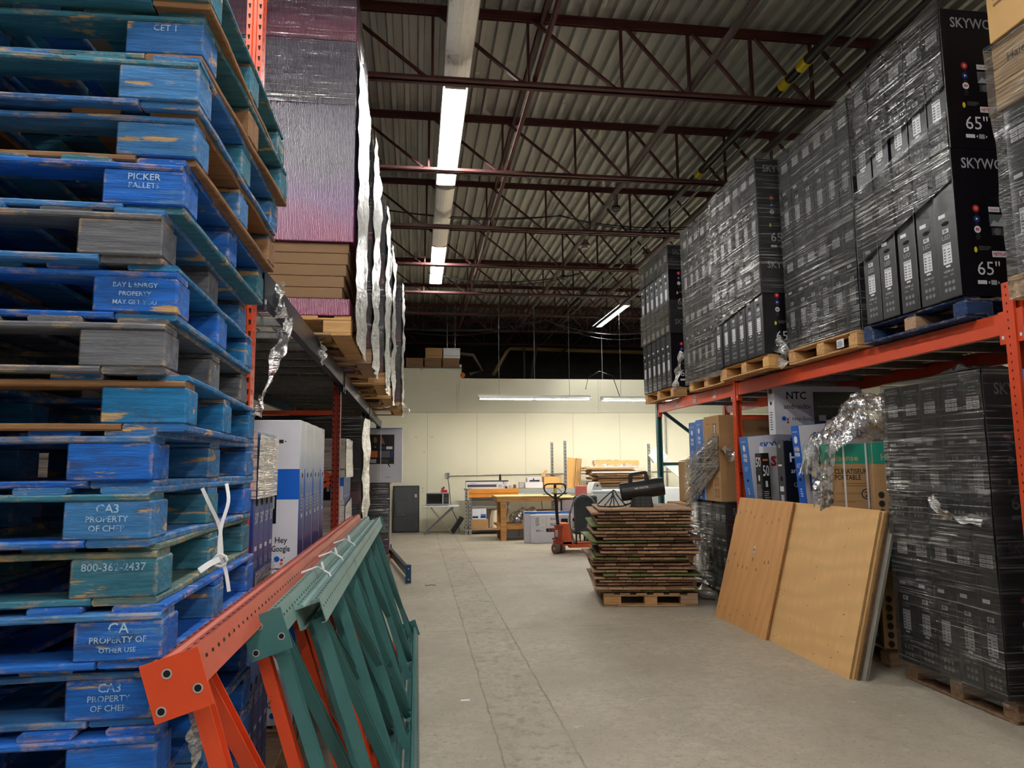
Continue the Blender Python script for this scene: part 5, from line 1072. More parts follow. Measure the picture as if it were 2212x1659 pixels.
# wooden workbench
t = thing('wooden_workbench', 'bare timber workbench with a lower shelf in front of the long shelf', 'workbench', (1.66, 15.0, 0))
c = MB(); c.bbox(0, 0, 0.90, 1.62, 0.75, 0.925, pm('bench_top', srgb(228, 200, 140), var=0.06), 0.004); c.build('bench_top', t)
PINE = wood('pine_timber', srgb(206, 154, 96), bump=0.15)
c = MB(); c.bbox(0.02, 0.01, 0.81, 1.6, 0.05, 0.90, PINE, 0.003); c.bbox(0.02, 0.7, 0.81, 1.6, 0.74, 0.9, PINE, 0.003); c.bbox(0.02, 0.05, 0.81, 0.06, 0.7, 0.9, PINE, 0.003); c.build('apron', t)
for xx, yy in ((0.10, 0.0), (1.44, 0.0), (0.10, 0.65), (1.44, 0.65)):
    c = MB(); c.bbox(xx, yy, 0, xx + 0.12, yy + 0.09, 0.81, PINE, 0.004); c.build('leg', t)
c = MB(); c.bbox(0.02, 0.03, 0.23, 1.56, 0.07, 0.34, PINE, 0.003); c.bbox(0.02, 0.07, 0.30, 1.56, 0.7, 0.335, PINE, 0.003); c.build('lower_shelf', t)
def b_clump(c, s=1.0):
    def fn(u, v):
        a = u * 2 * math.pi; rr = math.sin(math.pi * (0.5 * v + 0.0) + 1e-3); q = 1 + 0.35 * noise.noise(Vector((math.cos(a) * 2, math.sin(a) * 2, v * 3)))
        return Vector((0.36 * s * q * math.cos(a) * math.cos(v * 1.5), 0.2 * q * math.sin(a) * math.cos(v * 1.5), 0.27 * s * math.sin(v * 1.57) * q))
    c.grid(30, 14, fn, FILM_C)
simple('plastic_bag', 'heap of clear plastic bagging on the lower shelf of the timber bench', 'plastic bag', b_clump, (2.35, 15.3, 0.336))
simple('dark_clutter_box', 'brown shallow tray behind the plastic bagging on the bench shelf', 'tray', lambda c: c.bbox(0, 0, 0, 0.9, 0.3, 0.26, CARD_D, 0.004), (2.27, 15.62, 0.336))
simple('cable_coils', 'tangle of dark cables on the timber bench', 'cables', lambda c: [c.tube(smoothp([(0.05 * math.cos(i * 1.1 + q) + 0.07 * q, 0.06 * math.sin(i * 1.1 + q), 0.008 + 0.006 * (i % 3)) for i in range(7)]), 0.005, (CORD, NVY, SIL)[q % 3], 5) for q in range(5)] and None, (2.75, 15.2, 0.925))
simple('power_strip', 'flat black power strip on the bench end by the jack handle', 'power strip', lambda c: c.bbox(0, 0, 0, 0.28, 0.05, 0.035, BMET, 0.005), (2.98, 15.35, 0.925))
def b_32(big):
    def fn(c):
        c.bbox(0, 0, 0, 0.86, 0.13, 0.56, LILAC, 0.003); f = Face(c, (0, 0, 0), (1, 0, 0), (0, 0, 1))
        f.rect(0.33, 0.33, 0.56, 0.545, WHT, 1.2); f.text('RA#', 0.46, 0.46, 0.045, INK, 'c', k=2); f.text('25071', 0.46, 0.35, 0.045, INK, 'c', k=2, bold=0.01); f.rect(0.08, 0.33, 0.30, 0.54, WHT, 1.2); f.lines(0.09, 0.18, 0.34, 0.52, 8, GRY, 2); f.ring(0.24, 0.44, 0.03, 0.003, GRY, 2)
        f.text('32"', 0.10, 0.23, 0.04, PBL, bold=0.02); f.text('Roku', 0.16, 0.23, 0.03, GRY); f.rect(0.31, 0.22, 0.74, 0.29, BLK); [f.rect(0.36 + 0.06 * i, 0.235, 0.40 + 0.06 * i, 0.275, (GRY, RED, WHT, ORGP, NVY)[i], 2) for i in range(5)]; f.rect(0.43, 0.07, 0.53, 0.10, GRY2); f.rect(0.62, 0.31, 0.76, 0.48, SCREEN)
    return fn
simple('television_carton', 'white 32-inch television carton with a paper marked RA# 25071', CAT, b_32(1), (2.30, 14.38, 0))
def b_n(c):
    c.bbox(0, 0, 0, 0.98, 0.13, 0.62, LILAC, 0.003); f = Face(c, (0, 0, 0), (1, 0, 0), (0, 0, 1)); f.rect(0, 0.58, 0.98, 0.62, PBL2, 1.2); f.text('NTC', 0.12, 0.545, 0.045, INK, bold=0.02); f.rect(0.35, 0.1, 0.93, 0.56, BLK, 1.2)
simple('television_carton', 'larger white carton marked NTC directly behind the RA# one', CAT, b_n, (2.19, 14.54, 0))
simple('television_carton', 'slim white carton with dark icons on the floor under the bench', CAT, lambda c: (c.bbox(0, 0, 0, 0.6, 0.12, 0.25, WHT, 0.003), [Face(c, (0, 0, 0), (1, 0, 0), (0, 0, 1)).disc(0.36, 0.06 + 0.05 * i, 0.012, INK) for i in range(4)]), (1.85, 15.5, 0))
def b_obox(c):
    c.bbox(0, 0, 0, 0.42, 0.35, 0.26, CARD_Y, 0.004)
    c.add([(0, 0, 0.26), (-0.1, 0, 0.27), (0.04, 0.1, 0.42), (0.1, 0.1, 0.41)], [(0, 1, 2, 3)], CARD); c.add([(0.42, 0, 0.27), (0.42, 0.3, 0.27), (0.18, 0.2, 0.34), (0.15, 0.05, 0.33)], [(0, 1, 2, 3)], CARD_D)
    [c.tube([(0.05 + 0.04 * i, 0.1, 0.26), (0.08 + 0.03 * i, 0.12, 0.30 + 0.01 * (i % 3)), (0.12 + 0.03 * i, 0.1, 0.28)], 0.01, CARD, 5) for i in range(7)]
simple('open_carton', 'tan open carton with bent flaps and stuffing on the long shelf', 'carton', b_obox, (2.98, 16.6, 1.035))
def b_gad(c):
    c.bbox(0, 0, 0, 0.42, 0.28, 0.14, WHT, 0.005); c.bbox(0.05, 0.02, 0.14, 0.4, 0.26, 0.24, LILAC, 0.005); f = Face(c, (0, 0, 0), (1, 0, 0), (0, 0, 1)); f.rect(0.1, 0.155, 0.34, 0.19, INK, 12); f.disc(0.2, 0.21, 0.02, INK, -15)
simple('white_device', 'white boxy device with dark slot beside the open tan carton', 'device', b_gad, (2.53, 16.6, 1.035))
simple('loose_parts', 'small jumble of metal clips and adhesive rolls on the long shelf', 'hardware', lambda c: ([c.cyl((0.1 * i, 0.02 * (i % 2), 0), (0.1 * i, 0.02 * (i % 2), 0.05 + 0.02 * (i % 3)), 0.035, (INK, SIL, GRY)[i % 3], 12) for i in range(3)], c.bbox(0.3, 0, 0, 0.42, 0.1, 0.16, SIL, 0.01)), (2.08, 16.6, 1.035))
t = thing('desk_lamp', 'small black lamp bulb with wire standing by the wall outlet line', 'lamp', (1.98, 16.95, 1.032))
c = MB(); c.cyl((0, 0, 0.01), (0, 0, 0.18), 0.01, GALV, 8); c.cyl((0, 0, 0), (0, 0, 0.012), 0.06, BMET, 14); c.build('base', t)
c = MB(); c.cyl((0, 0, 0.18), (0, 0, 0.30), 0.03, BMET, 12, 0.025); c.cyl((0, 0, 0.3), (0, 0, 0.34), 0.012, BMET, 8); c.build('head', t)
c = MB(); c.cyl((0.75, YW - 0.02, 1.33), (8, YW - 0.02, 1.4), 0.012, GALV, 8); tag(c.build('wall_conduit'), 'thin grey conduit running level along the cream wall above the shelf', 'conduit')
t = thing('wall_outlet', 'grey outlet box at the end of the wall conduit', 'outlet', (0.72, YW - 0.05, 1.28))
c = MB(); c.bbox(0, 0, 0, 0.09, 0.05, 0.13, SIL, 0.004); c.build('box', t); c = MB(); f = Face(c, (0, 0, 0), (1, 0, 0), (0, 0, 1)); f.rect(0.02, 0.02, 0.07, 0.055, GRY2); f.rect(0.02, 0.075, 0.07, 0.11, GRY2); c.build('socket', t)
for pts, w in (([(0.76, 17.53, 1.28), (0.8, 17.3, 0.9), (0.82, 17.0, 0.6), (0.95, 16.9, 0.3), (1.0, 16.85, 0.05)], 'from the wall outlet down behind the folding table'), ([(2.02, 15.73, 0.9), (2.0, 15.76, 0.6), (1.95, 15.76, 0.32)], 'below the timber bench top near its post'), ([(2.75, 15.73, 0.9), (2.78, 15.76, 0.6), (2.82, 15.76, 0.32)], 'below the middle of the timber bench')):
    c = MB(); c.tube(smoothp(pts), 0.007, CORD, 6); tag(c.build('power_cable', smooth=True), 'dark power cable hanging ' + w, 'cable')
def b_sheets(c):
    for k in range(6): c.bbox(k * 0.055 + 0.0, 0.0 + 0.03 * k, 0, k * 0.055 + 0.16 if k < 5 else k * 0.055 + 0.05, 0.02 + 0.03 * k, 0.72 - 0.004 * k, CARD_L if k % 2 else CARD_Y, 0.002)
    for k in range(4): c.box(0.22 + 0.04 * k, -0.012 + 0.02 * k, 0, 0.245 + 0.04 * k, 0.3, 0.72, CARD_L)
t_ = simple('cardboard_sheets', 'upright bundle of tan cardboard sheets leaning on the shelf by the steel posts', 'cardboard', b_sheets, (3.52, 16.7, 1.035), (-0.05, 0.09, 0)); t_['kind'] = 'stuff'
def b_pile(c):
    r = random.Random(9); z = 0
    for k in range(22):
        h = r.uniform(0.012, 0.03); m_ = [CARD_L, WHT, CARD, WHT, CARD_D, LILAC][r.randrange(6)] if k > 13 else [CARD_D, PLANK_B, CARD, BLK][r.randrange(4)]
        x0 = r.uniform(-0.12, 0.08) + (0.1 if k < 14 else -0.06); c.box(x0, r.uniform(-0.05, 0.05), z, x0 + 1.25 + r.uniform(-0.1, 0.15), 0.6, z + h, m_); z += h + 0.002
    c.grid(20, 8, lambda u, v: Vector((0.12 + 1.1 * u, 0.05 + 0.4 * v, z + 0.15 * abs(math.sin(3 * v)) + 0.03 * noise.noise(Vector((u * 9, v * 5, 0))))), FILM_C); c.box(0.15, 0.1, z, 1.2, 0.4, z + 0.14, CARD_Y)
t_ = simple('flattened_cartons', 'untidy pile of flattened cartons and white sheets on the shelf above the washer', 'cardboard', b_pile, (4.1, 16.5, 1.035)); t_['kind'] = 'stuff'
def b_fc(c): c.prism([(0, 0), (0.25, 0.25), (0.1, 0.45), (0.0, 0.5), (-0.22, 0.28), (-0.1, 0.1), (0.02, 0.12)], (0, 0, 0), (1, 0, 0), (0, 0, 1), (0, 1, 0), 0.12, pm('foam_white', srgb(1, 1, 1))); c.prism([(0, 0), (0.9, -0.75), (0.98, -0.62), (0.1, 0.18)], (0.1, 0.05, 0.1), (1, 0, 0), (0, 0, 1), (0, 1, 0), 0.1, pm('foam_white', srgb(1, 1, 1)))
simple('foam_packing', 'white moulded foam packing corner and bar leaning behind the teal upright', 'foam', b_fc, (5.72, 16.4, 1.5))
c = MB(); c.bbox(5.2, 16.1, 0, 6.9, 16.95, 1.02, APPL, 0.01); tag(c.build('chest_freezer'), 'white chest appliance behind the teal upright against the cream wall', 'appliance')
t = thing('washing_machine', 'white top-load washing machine with sloped console behind the heater', 'washing machine', (3.52, 14.15, 0))
c = MB(); c.bbox(0, 0, 0, 0.72, 0.65, 0.98, APPL, 0.015); c.bbox(0.02, 0.02, 0.98, 0.70, 0.5, 1.05, APPL, 0.02); c.build('cabinet', t)
c = MB(); c.prism([(-0.0, 0), (0.26, 0.0), (0.20, 0.22), (0.08, 0.22)], (0.0, 0.1, 0.98), (1, 0, 0), (0, 0, 1), (0, 1, 0), 0.5, APPL); f = Face(c, (0.0, 0.1, 0.98), (1, 0, 0), (0, 0, 1)); f.disc(0.14, 0.16, 0.022, GRY2); f.disc(0.2, 0.17, 0.01, GRY2); f.disc(0.09, 0.17, 0.01, GRY); c.build('console', t)
c = MB(); c.bbox(4.26, 14.2, 0, 4.98, 14.85, 1.02, APPL, 0.02); tag(c.build('second_appliance'), 'plain white appliance next to the washing machine behind the panel stack', 'appliance')
t = thing('pink_chair', 'pink upholstered chair, back showing beside the washing machine', 'chair', (3.2, 14.35, 0))
PK = pm('fabric_pink', srgb(222, 128, 120), rough=0.85, var=0.06)
c = MB(); c.bbox(0.03, 0.02, 0.80, 0.28, 0.09, 1.15, PK, 0.04, 3); c.build('backrest', t)
c = MB(); c.bbox(0.0, -0.38, 0.42, 0.30, 0.05, 0.5, PK, 0.03, 2); c.build('seat', t)
for xx in (0.03, 0.27):
    for yy in (-0.33, 0.05): c = MB(); c.cyl((xx, yy, 0), (xx, yy, 0.42 if yy < 0 else 0.82), 0.012, BMET, 8); c.build('leg', t)
t = thing('side_table', 'low table with pale worn top and rope beside the pink chair', 'table', (2.95, 14.62, 0))
c = MB(); c.bbox(0, 0, 0.88, 0.55, 0.5, 0.905, pm('bench_top', srgb(1, 1, 1)), 0.004); c.build('tabletop', t)
for xx in (0.02, 0.5):
    for yy in (0.02, 0.45): c = MB(); c.box(xx, yy, 0, xx + 0.03, yy + 0.03, 0.88, BMET); c.build('leg', t)
c = MB(); c.bbox(0.05, 0.1, 0.45, 0.5, 0.45, 0.85, WHT, 0.01); c.box(0.05, 0.09, 0.40, 0.5, 0.46, 0.45, BMET); c.build('drawer_unit', t)
# archive boxes on the raised ledge
def arch(label, x, z, mat):
    t = thing('archive_box', label, 'archive box', (x, 17.75, z), group='archive boxes on the ledge')
    c = MB(); c.bbox(0, 0, 0, 0.42, 0.36, 0.22, mat, 0.003); f = Face(c, (0, 0, 0), (1, 0, 0), (0, 0, 1)); f.rect(0.02, 0.05, 0.4, 0.06, GRY); c.build('carton_body', t)
    c = MB(); c.bbox(-0.006, -0.006, 0.2, 0.426, 0.366, 0.255, mat, 0.003); c.build('lid', t)
for i, x in enumerate((-0.28, 0.18, 0.63)): arch('tan lidded archive box in the lower row on the ledge, %s one' % ('partly hidden', 'middle', 'end')[i], x, 4.02, CARD_D)
arch('tan lidded archive box stacked on top, beside the white one', 0.2, 4.28, CARD); arch('white lidded archive box on top of the ledge row', 0.65, 4.28, WHT)
simple('folded_papers', 'thin white box at the ledge end beside the archive boxes', 'box', lambda c: c.bbox(0, 0, 0, 0.05, 0.3, 0.1, WHT, 0.002), (1.06, 17.75, 4.02))

# ------------------------------------------------------------------ upper level, viewer's left
PUR = None
def grad_mat(name, stops, axis=2, rough=0.3, lo=0, hi=1, ridge=False):
    N = NT(name); b = N.n('ShaderNodeBsdfPrincipled'); N.l(b.outputs[0], N.out.inputs[0]); b.inputs['Roughness'].default_value = rough
    tc = N.n('ShaderNodeTexCoord'); sp = N.n('ShaderNodeSeparateXYZ'); N.l(tc.outputs['Object'], sp.inputs[0])
    nz = N.noise(tc.outputs['Object'], 1.6, 2); ad = N.n('ShaderNodeMath', operation='MULTIPLY_ADD'); N.l(nz, ad.inputs[0]); ad.inputs[1].default_value = 0.5 * (hi - lo); N.l(sp.outputs[axis], ad.inputs[2])
    mr = N.n('ShaderNodeMapRange'); mr.inputs[1].default_value = lo + 0.2 * (hi - lo); mr.inputs[2].default_value = hi + 0.25 * (hi - lo); N.l(ad.outputs[0], mr.inputs[0])
    cr_ = N.n('ShaderNodeValToRGB'); N.l(mr.outputs[0], cr_.inputs[0]); e = cr_.color_ramp.elements
    e[0].position, e[0].color = stops[0]; e[1].position, e[1].color = stops[-1]
    for p_, c_ in stops[1:-1]: x = e.new(p_); x.color = c_
    N.l(cr_.outputs[0], b.inputs['Base Color'])
    if ridge:
        wv = N.n('ShaderNodeTexWave'); wv.bands_direction = 'X'; wv.inputs['Scale'].default_value = 30; wv.inputs['Distortion'].default_value = 2.5; b.inputs['Specular IOR Level'].default_value = 1.0; b.inputs['Coat Weight'].default_value = 1.0; b.inputs['Coat IOR'].default_value = 1.9; b.inputs['Coat Roughness'].default_value = 0.3; N.l(tc.outputs['Object'], wv.inputs['Vector'])
        bp = N.n('ShaderNodeBump'); bp.inputs['Strength'].default_value = 0.5; bp.inputs['Distance'].default_value = 0.005; N.l(wv.outputs['Fac'], bp.inputs['Height']); N.l(bp.outputs[0], b.inputs['Normal']); N.l(bp.outputs[0], b.inputs['Coat Normal'])
    return N.m
P_ = srgb(52, 38, 70); M_ = srgb(158, 40, 98); K_ = srgb(28, 22, 34)
MGB = grad_mat('print_purple_magenta', [(0.0, M_), (0.22, srgb(112, 62, 128)), (0.4, P_), (1.0, srgb(60, 46, 84))], 2, 0.36, 0, 1.52, True)
MGT = grad_mat('print_magenta_top', [(0.0, M_), (0.35, srgb(110, 36, 84)), (0.7, srgb(64, 30, 70)), (1.0, P_)], 2, 0.34, 0, 0.55, True)
MGD = grad_mat('print_dark_magenta_foot', [(0.0, srgb(120, 34, 66)), (0.25, srgb(60, 26, 44)), (0.4, K_), (1.0, K_)], 2, 0.3, 0, 0.98)
def lpallet(x, y, label, seed, mats=PLT, sy=1.0): return pallet(label, mats, (x, y, Z2), 0, 'pallets on the navy rack', sy=sy, seed=seed, decks=6)
lpallet(-0.46, 4.95, 'bare wood pallet under the purple and tan cartons', 81, [PLANK, PLANK_D, PLANK], 1.15)
lpallet(-0.40, 6.3, 'bare wood pallet with wide board under the second wrapped load', 82, [PLANK_D, PLANK_D, PLANK])
lpallet(-0.35, 7.9, 'bare wood pallet under the third wrapped load', 83, sy=1.2); lpallet(-0.34, 9.5, 'bare wood pallet under the fourth wrapped load', 84, sy=1.2); lpallet(-0.26, 11.5, 'bare wood pallet with film under the farthest black and purple load', 85, sy=1.2)
def lbox(name, label, W_, D_, H_, mat, loc, fn=None, rot=(0, 0, 0), cat='carton', ef=None):
    return carton(name, label, cat, W_, D_, H_, mat, ef, fn, -1, loc, rot)
lbox('flat_carton', 'dark purple flat carton at the bottom of the tan carton pile', 1.2, 1.15, 0.12, MGT, (-0.47, 4.95, ZP))
z = ZP + 0.123
for i, (dx, h) in enumerate(((-0.045, 0.078), (-0.035, 0.082), (-0.02, 0.082), (-0.01, 0.082), (-0.005, 0.075))):
    lbox('flat_carton', 'flat tan carton, %s up in the pile of five under the tall purple one' % ORD[i], 1.15, 1.12, h - 0.002, pm('cardboard_brown_shade', srgb(146, 116, 88), rough=0.8, var=0.06, scale=3, spec=0.2), (-0.48 + dx, 4.96, z)); z += h  # cardboard darkened: the shade on this pile is put into its colour
ZM = z
def handle_fn(f, L, H):
    u = L - 0.66
    f.rect(u, 0.36, u + 0.13, 0.46, SIL, 2); f.rect(u + 0.03, 0.375, u + 0.11, 0.445, GRY, 3)
lbox('television_carton', 'tall shiny purple and magenta carton with a plastic hand hold', 1.15, 0.22, 1.50, MGB, (-0.45, 4.93, ZM), handle_fn, cat=CAT)
lbox('television_carton', 'purple carton behind the tall magenta one, under film', 1.15, 0.85, 1.50, MGB, (-0.47, 5.17, ZM), cat=CAT)
lbox('television_carton', 'magenta printed carton crowning the purple load at the picture top', 1.15, 1.05, 0.42, MGT, (-0.45, 4.93, ZM + 1.505), cat=CAT)
wrap('streaky clear film wound round the upper part of the purple load', -1.62, -0.455, 4.92, 6.04, [(ZM + 0.98, ZM + 1.86, FILM, dict(slant=0.06))], 21, sides='+x-y', amp=0.006)
wrap('sagging cloudy film down the aisle side of the purple load', -1.6, -0.44, 4.98, 6.06, [(Z2 - 0.02, ZM + 1.5, FILM_V)], 22, sides='+x', amp=0.03)
def ltv(name, x, y, n, th, words, mat=MGD, tiers=2, H=0.98):
    for tr in range(tiers):
        for i in range(n):
            lbox('television_carton', 'black magenta-footed carton, %s in the %s tier, %s' % (ORD[i], ('bottom', 'top')[tr], words), 1.3, th - 0.006, H, mat, (x, y + i * th, ZP + tr * (H + 0.003)), cat=CAT,
                 fn=(lambda f, L, H_: (f.rect(L - 0.2, H_ * 0.92, L - 0.13, H_ * 0.95, SIL), f.rect(L - 0.1, H_ * 0.92, L - 0.05, H_ * 0.95, SIL), f.rect(L - 0.2, H_ * 0.62, L - 0.06, H_ * 0.86, GRY2)) and None) if i == 0 else None)
ltv('a', -0.42, 6.3, 5, 0.2, 'second load on the navy rack'); ltv('b', -0.38, 7.9, 5, 0.22, 'third load on the navy rack'); ltv('c', -0.36, 9.5, 5, 0.22, 'fourth load on the navy rack'); ltv('d', -0.27, 11.55, 5, 0.22, 'farthest load on the navy rack')
for i, (x, y0, y1, w, a) in enumerate(((-0.41, 6.28, 7.34, 'second', 0.05), (-0.37, 7.88, 9.05, 'third', 0.05), (-0.35, 9.48, 10.65, 'fourth', 0.06), (-0.26, 11.53, 12.7, 'farthest', 0.05))):
    wrap('cloudy sagging film down the aisle side of the %s load on the navy rack' % w, x - 1.3, x, y0, y1, [(Z2 - 0.03, ZP + 1.97, FILM_V)], 30 + i, sides='+x', amp=a)
    wrap('clear film across the near face of the %s load on the navy rack' % w, x - 1.3, x + 0.005, y0, y1, [(ZP, ZP + 1.97, FILM_T)], 40 + i, sides='-y', amp=0.01)
torn('ragged film hem hanging under the farthest load', [(-0.6, 11.5, 2.6), (-0.3, 11.48, 2.52), (-0.2, 11.9, 2.5), (-0.2, 12.6, 2.55)], 0.16, FILM_V, 7)
torn('twisted ribbon of film hanging from the navy beam to the pallet stack', [(-0.70, 3.75, 2.42), (-0.66, 3.7, 2.3), (-0.62, 3.45, 2.2), (-0.61, 3.2, 2.05), (-0.6, 3.0, 1.9), (-0.6, 2.82, 1.8), (-0.6, 2.76, 1.74)], 0.05, FILM_W, 1)
torn('small scrap of film caught on the navy beam', [(-0.68, 3.5, 2.44), (-0.665, 3.5, 2.36), (-0.67, 3.56, 2.28)], 0.06, FILM_V, 3)
torn('film scrap hanging on the middle of the navy beam', [(-0.68, 5.05, 2.44), (-0.665, 5.05, 2.36), (-0.67, 5.1, 2.28)], 0.07, FILM_V, 6)
# white strap tied to the pallet stack
c = MB()
def strapline(pts, w=0.009):
    P = smoothp(pts, 5); n = len(P)
    vs = []; 
    for i, p in enumerate(P):
        d = (P[min(i + 1, n - 1)] - P[max(i - 1, 0)]).normalized(); s_ = d.cross(Vector((0.35, -1, 0.1))).normalized() * w / 2; nn = Vector((0, -0.0015, 0)); vs += [p - s_, p + s_, p + s_ - nn, p - s_ - nn]
    fs = [(i * 4 + k, i * 4 + (k + 1) % 4, (i + 1) * 4 + (k + 1) % 4, (i + 1) * 4 + k) for i in range(n - 1) for k in range(4)]
    c.add(vs, fs, WHT)
strapline([(-0.572, 2.02, 1.49), (-0.556, 2.03, 1.45), (-0.536, 2.06, 1.39), (-0.528, 2.06, 1.34), (-0.525, 2.06, 1.30)]); strapline([(-0.53, 2.1, 1.50), (-0.518, 2.08, 1.45), (-0.530, 2.06, 1.38), (-0.53, 2.05, 1.30)])
strapline([(-0.525, 2.05, 1.30), (-0.515, 2.06, 1.27), (-0.508, 2.06, 1.24), (-0.503, 2.06, 1.21)]); strapline([(-0.525, 2.04, 1.30), (-0.545, 2.02, 1.29), (-0.565, 2.0, 1.275)], 0.016)
c.tube([(-0.525 + 0.018 * math.cos(q), 2.045, 1.295 + 0.016 * math.sin(q)) for q in [i * 0.7 for i in range(9)]], 0.004, WHT, 5, True)
tag(c.build('knotted_strap'), 'knotted white plastic strap dangling from the pallet stack', 'strap')
torn('grey film streamer hanging from the pallets behind the orange post end', [(-0.53, 1.9, 1.0), (-0.52, 1.88, 0.9), (-0.53, 1.88, 0.78), (-0.55, 1.9, 0.68)], 0.04, FILM_V, 9)

# ------------------------------------------------------------------ floor level, viewer's left
def lfp(y, sy, label, seed, x=-0.66): return pallet(label, [PLANK_D, PLANK_B, PLANK_D], (x, y, 0), 0, 'floor pallets under the navy beams', sy=sy, seed=seed, decks=6)
CITY = grad_mat('print_city_blue', [(0.0, srgb(86, 40, 96)), (0.2, srgb(44, 44, 116)), (0.55, srgb(66, 112, 178)), (0.8, srgb(206, 214, 226)), (1.0, srgb(226, 226, 230))], 2, 0.4, 0, 0.84)
NAVYB = grad_mat('print_navy_50', [(0.0, srgb(40, 34, 96)), (0.5, srgb(38, 66, 140)), (1.0, srgb(92, 140, 196))], 2, 0.35, 0, 0.78)
lfp(3.14, 0.95, 'dark pallet under the blue 50-inch cartons behind the pallet stack', 91)
lfp(4.2, 1.05, 'dark pallet under the white voice-assistant cartons', 92); lfp(7.05, 1.0, 'dark pallet under the second white carton load', 93); lfp(8.3, 1.6, 'dark pallet under the tall black wrapped load', 94); lfp(11.9, 1.1, 'dark pallet under the wrapped black carton carrying the white one', 95, -0.42)
def end50(f, T, H): c = T / 2; f.disc(c, H * 0.60, 0.024, HOLE, 1, 12, 0.018); f.text('50"', c, H * 0.48, 0.05, WHT, 'c', maxw=T * 0.7); f.rect(c - 0.025, H * 0.33, c + 0.02, H * 0.355, WHT); f.text('dts', c, H * 0.24, 0.04, SIL, 'c'); f.text('HDMI', c, H * 0.1, 0.02, SIL, 'c', maxw=0.08)
i50 = None
for tr in range(2):
    for i in range(4):
        lab = 'blue 50-inch carton, %s from the pallet stack, %s tier' % (ORD[i], ('bottom', 'top')[tr]); loc = (-0.70, 3.243 + i * 0.106, 0.142 + tr * 0.783)
        if i50 is None: i50 = carton('television_carton', lab, CAT, 1.2, 0.103, 0.78, NAVYB, end50, None, -1, loc, (0, 0, 0), 'blue 50-inch cartons')
        else: copyone(i50, lab, loc)
wrap('dense white-glinting film round the top of the blue 50-inch cartons', -1.9, -0.69, 3.235, 3.67, [(1.41, 1.70, FILM_W), (0.86, 1.10, FILM_T)], 51, sides='+x-y')
def face_hg(f, L, H):
    f.rect(L - 0.125, H * 0.46, L - 0.002, H * 0.665, PBL, 1); f.rect(0.1, H * 0.30, L - 0.125, H * 0.75, SCREEN, 1); f.rect(L - 0.165, H * 0.40, L - 0.135, H * 0.48, SIL, 2)
    f.text('Hey', L - 0.095, H * 0.172, 0.034, INK, 'c', bold=0.01, maxw=0.07); f.text('Google', L - 0.095, H * 0.115, 0.034, INK, 'c', bold=0.01, maxw=0.1); dots(f, L - 0.115, H * 0.065, 0.016)
    f.rect(L - 0.19, H * 0.84, L - 0.145, H * 0.865, INK); f.rect(L - 0.12, H * 0.84, L - 0.095, H * 0.865, INK); f.rect(L - 0.135, H * 0.849, L - 0.127, H * 0.857, INK); f.rect(L - 0.088, H * 0.849, L - 0.08, H * 0.857, INK)
def endhg(f, T, H): c = T / 2; f.disc(c, H * 0.62, 0.022, HOLE, 1, 12, 0.016); f.rect(c - 0.02, H * 0.33, c + 0.02, H * 0.36, WHT); f.lines(c - 0.03, c + 0.03, H * 0.38, H * 0.5, 5, SIL, seed=3)
hg = None
for tr in range(2):
    for i in range(6):
        lab = 'white voice-assistant carton, %s from the near side, %s tier' % (ORD[i], ('bottom', 'top')[tr]); loc = (-0.66 + 0.004 * (i % 2), 4.2 + i * 0.172, 0.142 + tr * 0.84)
        if hg is None: hg = carton('television_carton', lab, CAT, 1.3, 0.166, 0.836, CITY, endhg, face_hg, -1, loc, (0, 0, 0), 'white voice-assistant cartons', facem=LILAC)
        else: copyone(hg, lab, loc)
for tr in range(2):
    for i in range(4):
        copyone(hg, 'white carton beyond the dark red upright, %s from it, %s tier' % (ORD[i], ('bottom', 'top')[tr]), (-0.70, 7.12 + i * 0.172, 0.142 + tr * 0.84), (0, 0, 0), 'white cartons beyond the dark red upright')
wrap('shiny film round the white cartons beyond the dark red upright', -2.0, -0.69, 7.11, 7.82, [(1.45, 1.83, FILM_W), (0.85, 1.2, FILM_W, dict(slant=0.1))], 52, sides='+x-y')
for tr in range(2):
    for i in range(5):
        lbox('television_carton', 'black and plum carton, %s in the %s tier, tall wrapped floor load' % (ORD[i], ('bottom', 'top')[tr]), 1.4, 0.2, 1.0, MGD, (-0.64, 8.35 + i * 0.205, 0.142 + tr * 1.003), cat=CAT)
wrap('cloudy bulging film down the aisle side of the tall black and plum load', -2.1, -0.63, 8.34, 9.4, [(0.5, 2.14, FILM_V)], 53, sides='+x', amp=0.06)
wrap('tight film over the near face of the tall black and plum load', -2.1, -0.625, 8.34, 9.4, [(0.4, 2.14, FILM_T)], 54, sides='-y', amp=0.01)
lbox('television_carton', 'wrapped black carton with plum foot standing at the aisle edge', 1.2, 0.9, 1.15, MGD, (-0.45, 11.95, 0.142), cat=CAT, fn=lambda f, L, H: f.rect(L - 0.36, H * 0.88, L - 0.29, H * 0.91, GRY) )
wrap('glossy film over the black carton at the aisle edge', -1.66, -0.44, 11.93, 12.87, [(0.14, 1.28, FILM)], 55, sides='+x-y', amp=0.01)
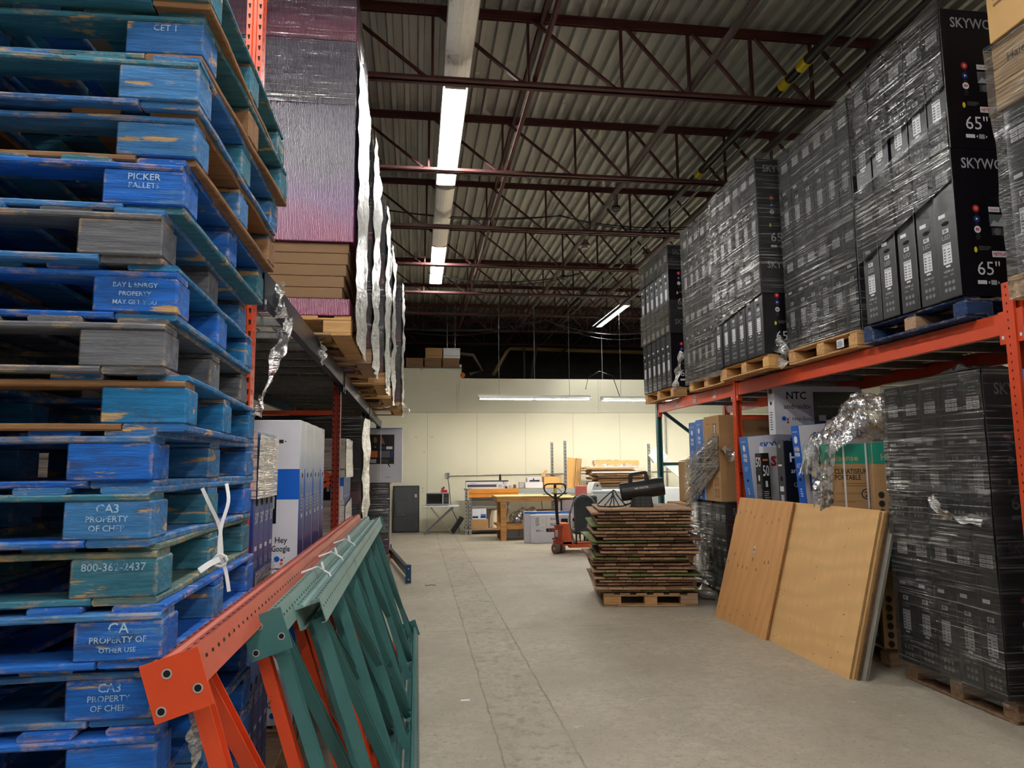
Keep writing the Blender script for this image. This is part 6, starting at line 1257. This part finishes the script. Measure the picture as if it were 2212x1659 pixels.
def face_his(f, L, H):
    f.rect(L - 0.75, H * 0.34, L - 0.13, H * 0.88, BLK2, 1); f.text('tv', L - 0.44, H * 0.64, 0.03, WHT, 'c', k=2); f.rect(L - 0.38, H * 0.61, L - 0.28, H * 0.66, NVY, 2); f.rect(L - 0.26, H * 0.61, L - 0.16, H * 0.66, WHT, 2)
    f.rect(L - 0.55, H * 0.46, L - 0.40, H * 0.58, ORGP, 2); f.rect(L - 0.37, H * 0.46, L - 0.2, H * 0.58, GRY, 2); f.rect(L - 0.19, H * 0.46, L - 0.14, H * 0.58, NVY, 2); f.rect(L - 0.55, H * 0.36, L - 0.42, H * 0.43, SIL, 2); f.rect(L - 0.36, H * 0.36, L - 0.22, H * 0.43, GRY2, 2)
    f.poly([(L - 0.37, H * 0.72), (L - 0.33, H * 0.84), (L - 0.28, H * 0.70)], CARD_D, 2); f.disc(L - 0.44, H * 0.78, 0.03, CARD_D, 2, 10, 0.05); f.poly([(L - 0.24, H * 0.34), (L - 0.215, H * 0.34), (L - 0.19, H * 0.28), (L - 0.205, H * 0.28)], INK, 1)
    f.ring(L - 0.22, H * 0.10, 0.018, 0.002, GRY, 1, 8); f.text('Hisense', L - 0.27, H * 0.09, 0.018, GRY)
    f.rect(L - 0.355, 0, L - 0.343, H, WHT, 3); f.rect(0, H - 0.015, L, H, PBL2, 2)
lbox('television_carton', 'white television carton with dark screen picture, resting on the black wrapped carton', 1.1, 0.5, 0.90, LILAC, (-0.24, 11.95, 1.297), face_his, cat=CAT)
# navy beam lying on the floor
t = thing('loose_beam', 'navy steel rack beam lying on the open floor with its end bracket up', 'rack beam', (-0.10, 9.85, 0), (0, 0, math.radians(7.5)))
c = MB(); c.bbox(-0.03, 0.0, 0.09, 0.03, 2.7, 0.2, NVST, 0.006); c.build('beam_rail', t)
for yy in (-0.01, 2.66):
    c = MB(); c.box(-0.035, yy, 0.0, 0.035, yy + 0.045, 0.24, DBLU); f = Face(c, (-0.035, yy, 0), (1, 0, 0), (0, 0, 1)); [f.disc(0.035, v, 0.009, WHT) for v in (0.05, 0.19)]; c.build('end_bracket', t)
simple('rubber_scrap', 'thin brown strip of debris on the concrete beside the loose beam', 'debris', lambda c: c.tube([(0, 0, 0.004), (0.08, 0.02, 0.004), (0.14, -0.01, 0.004)], 0.004, PIPE, 5), (0.12, 9.6, 0))
simple('floor_debris', 'pale scrap of torn paper on the concrete in mid aisle', 'paper scrap', lambda c: c.bbox(0, 0, 0, 0.06, 0.03, 0.004, WHT, 0.001), (0.3, 4.9, 0))
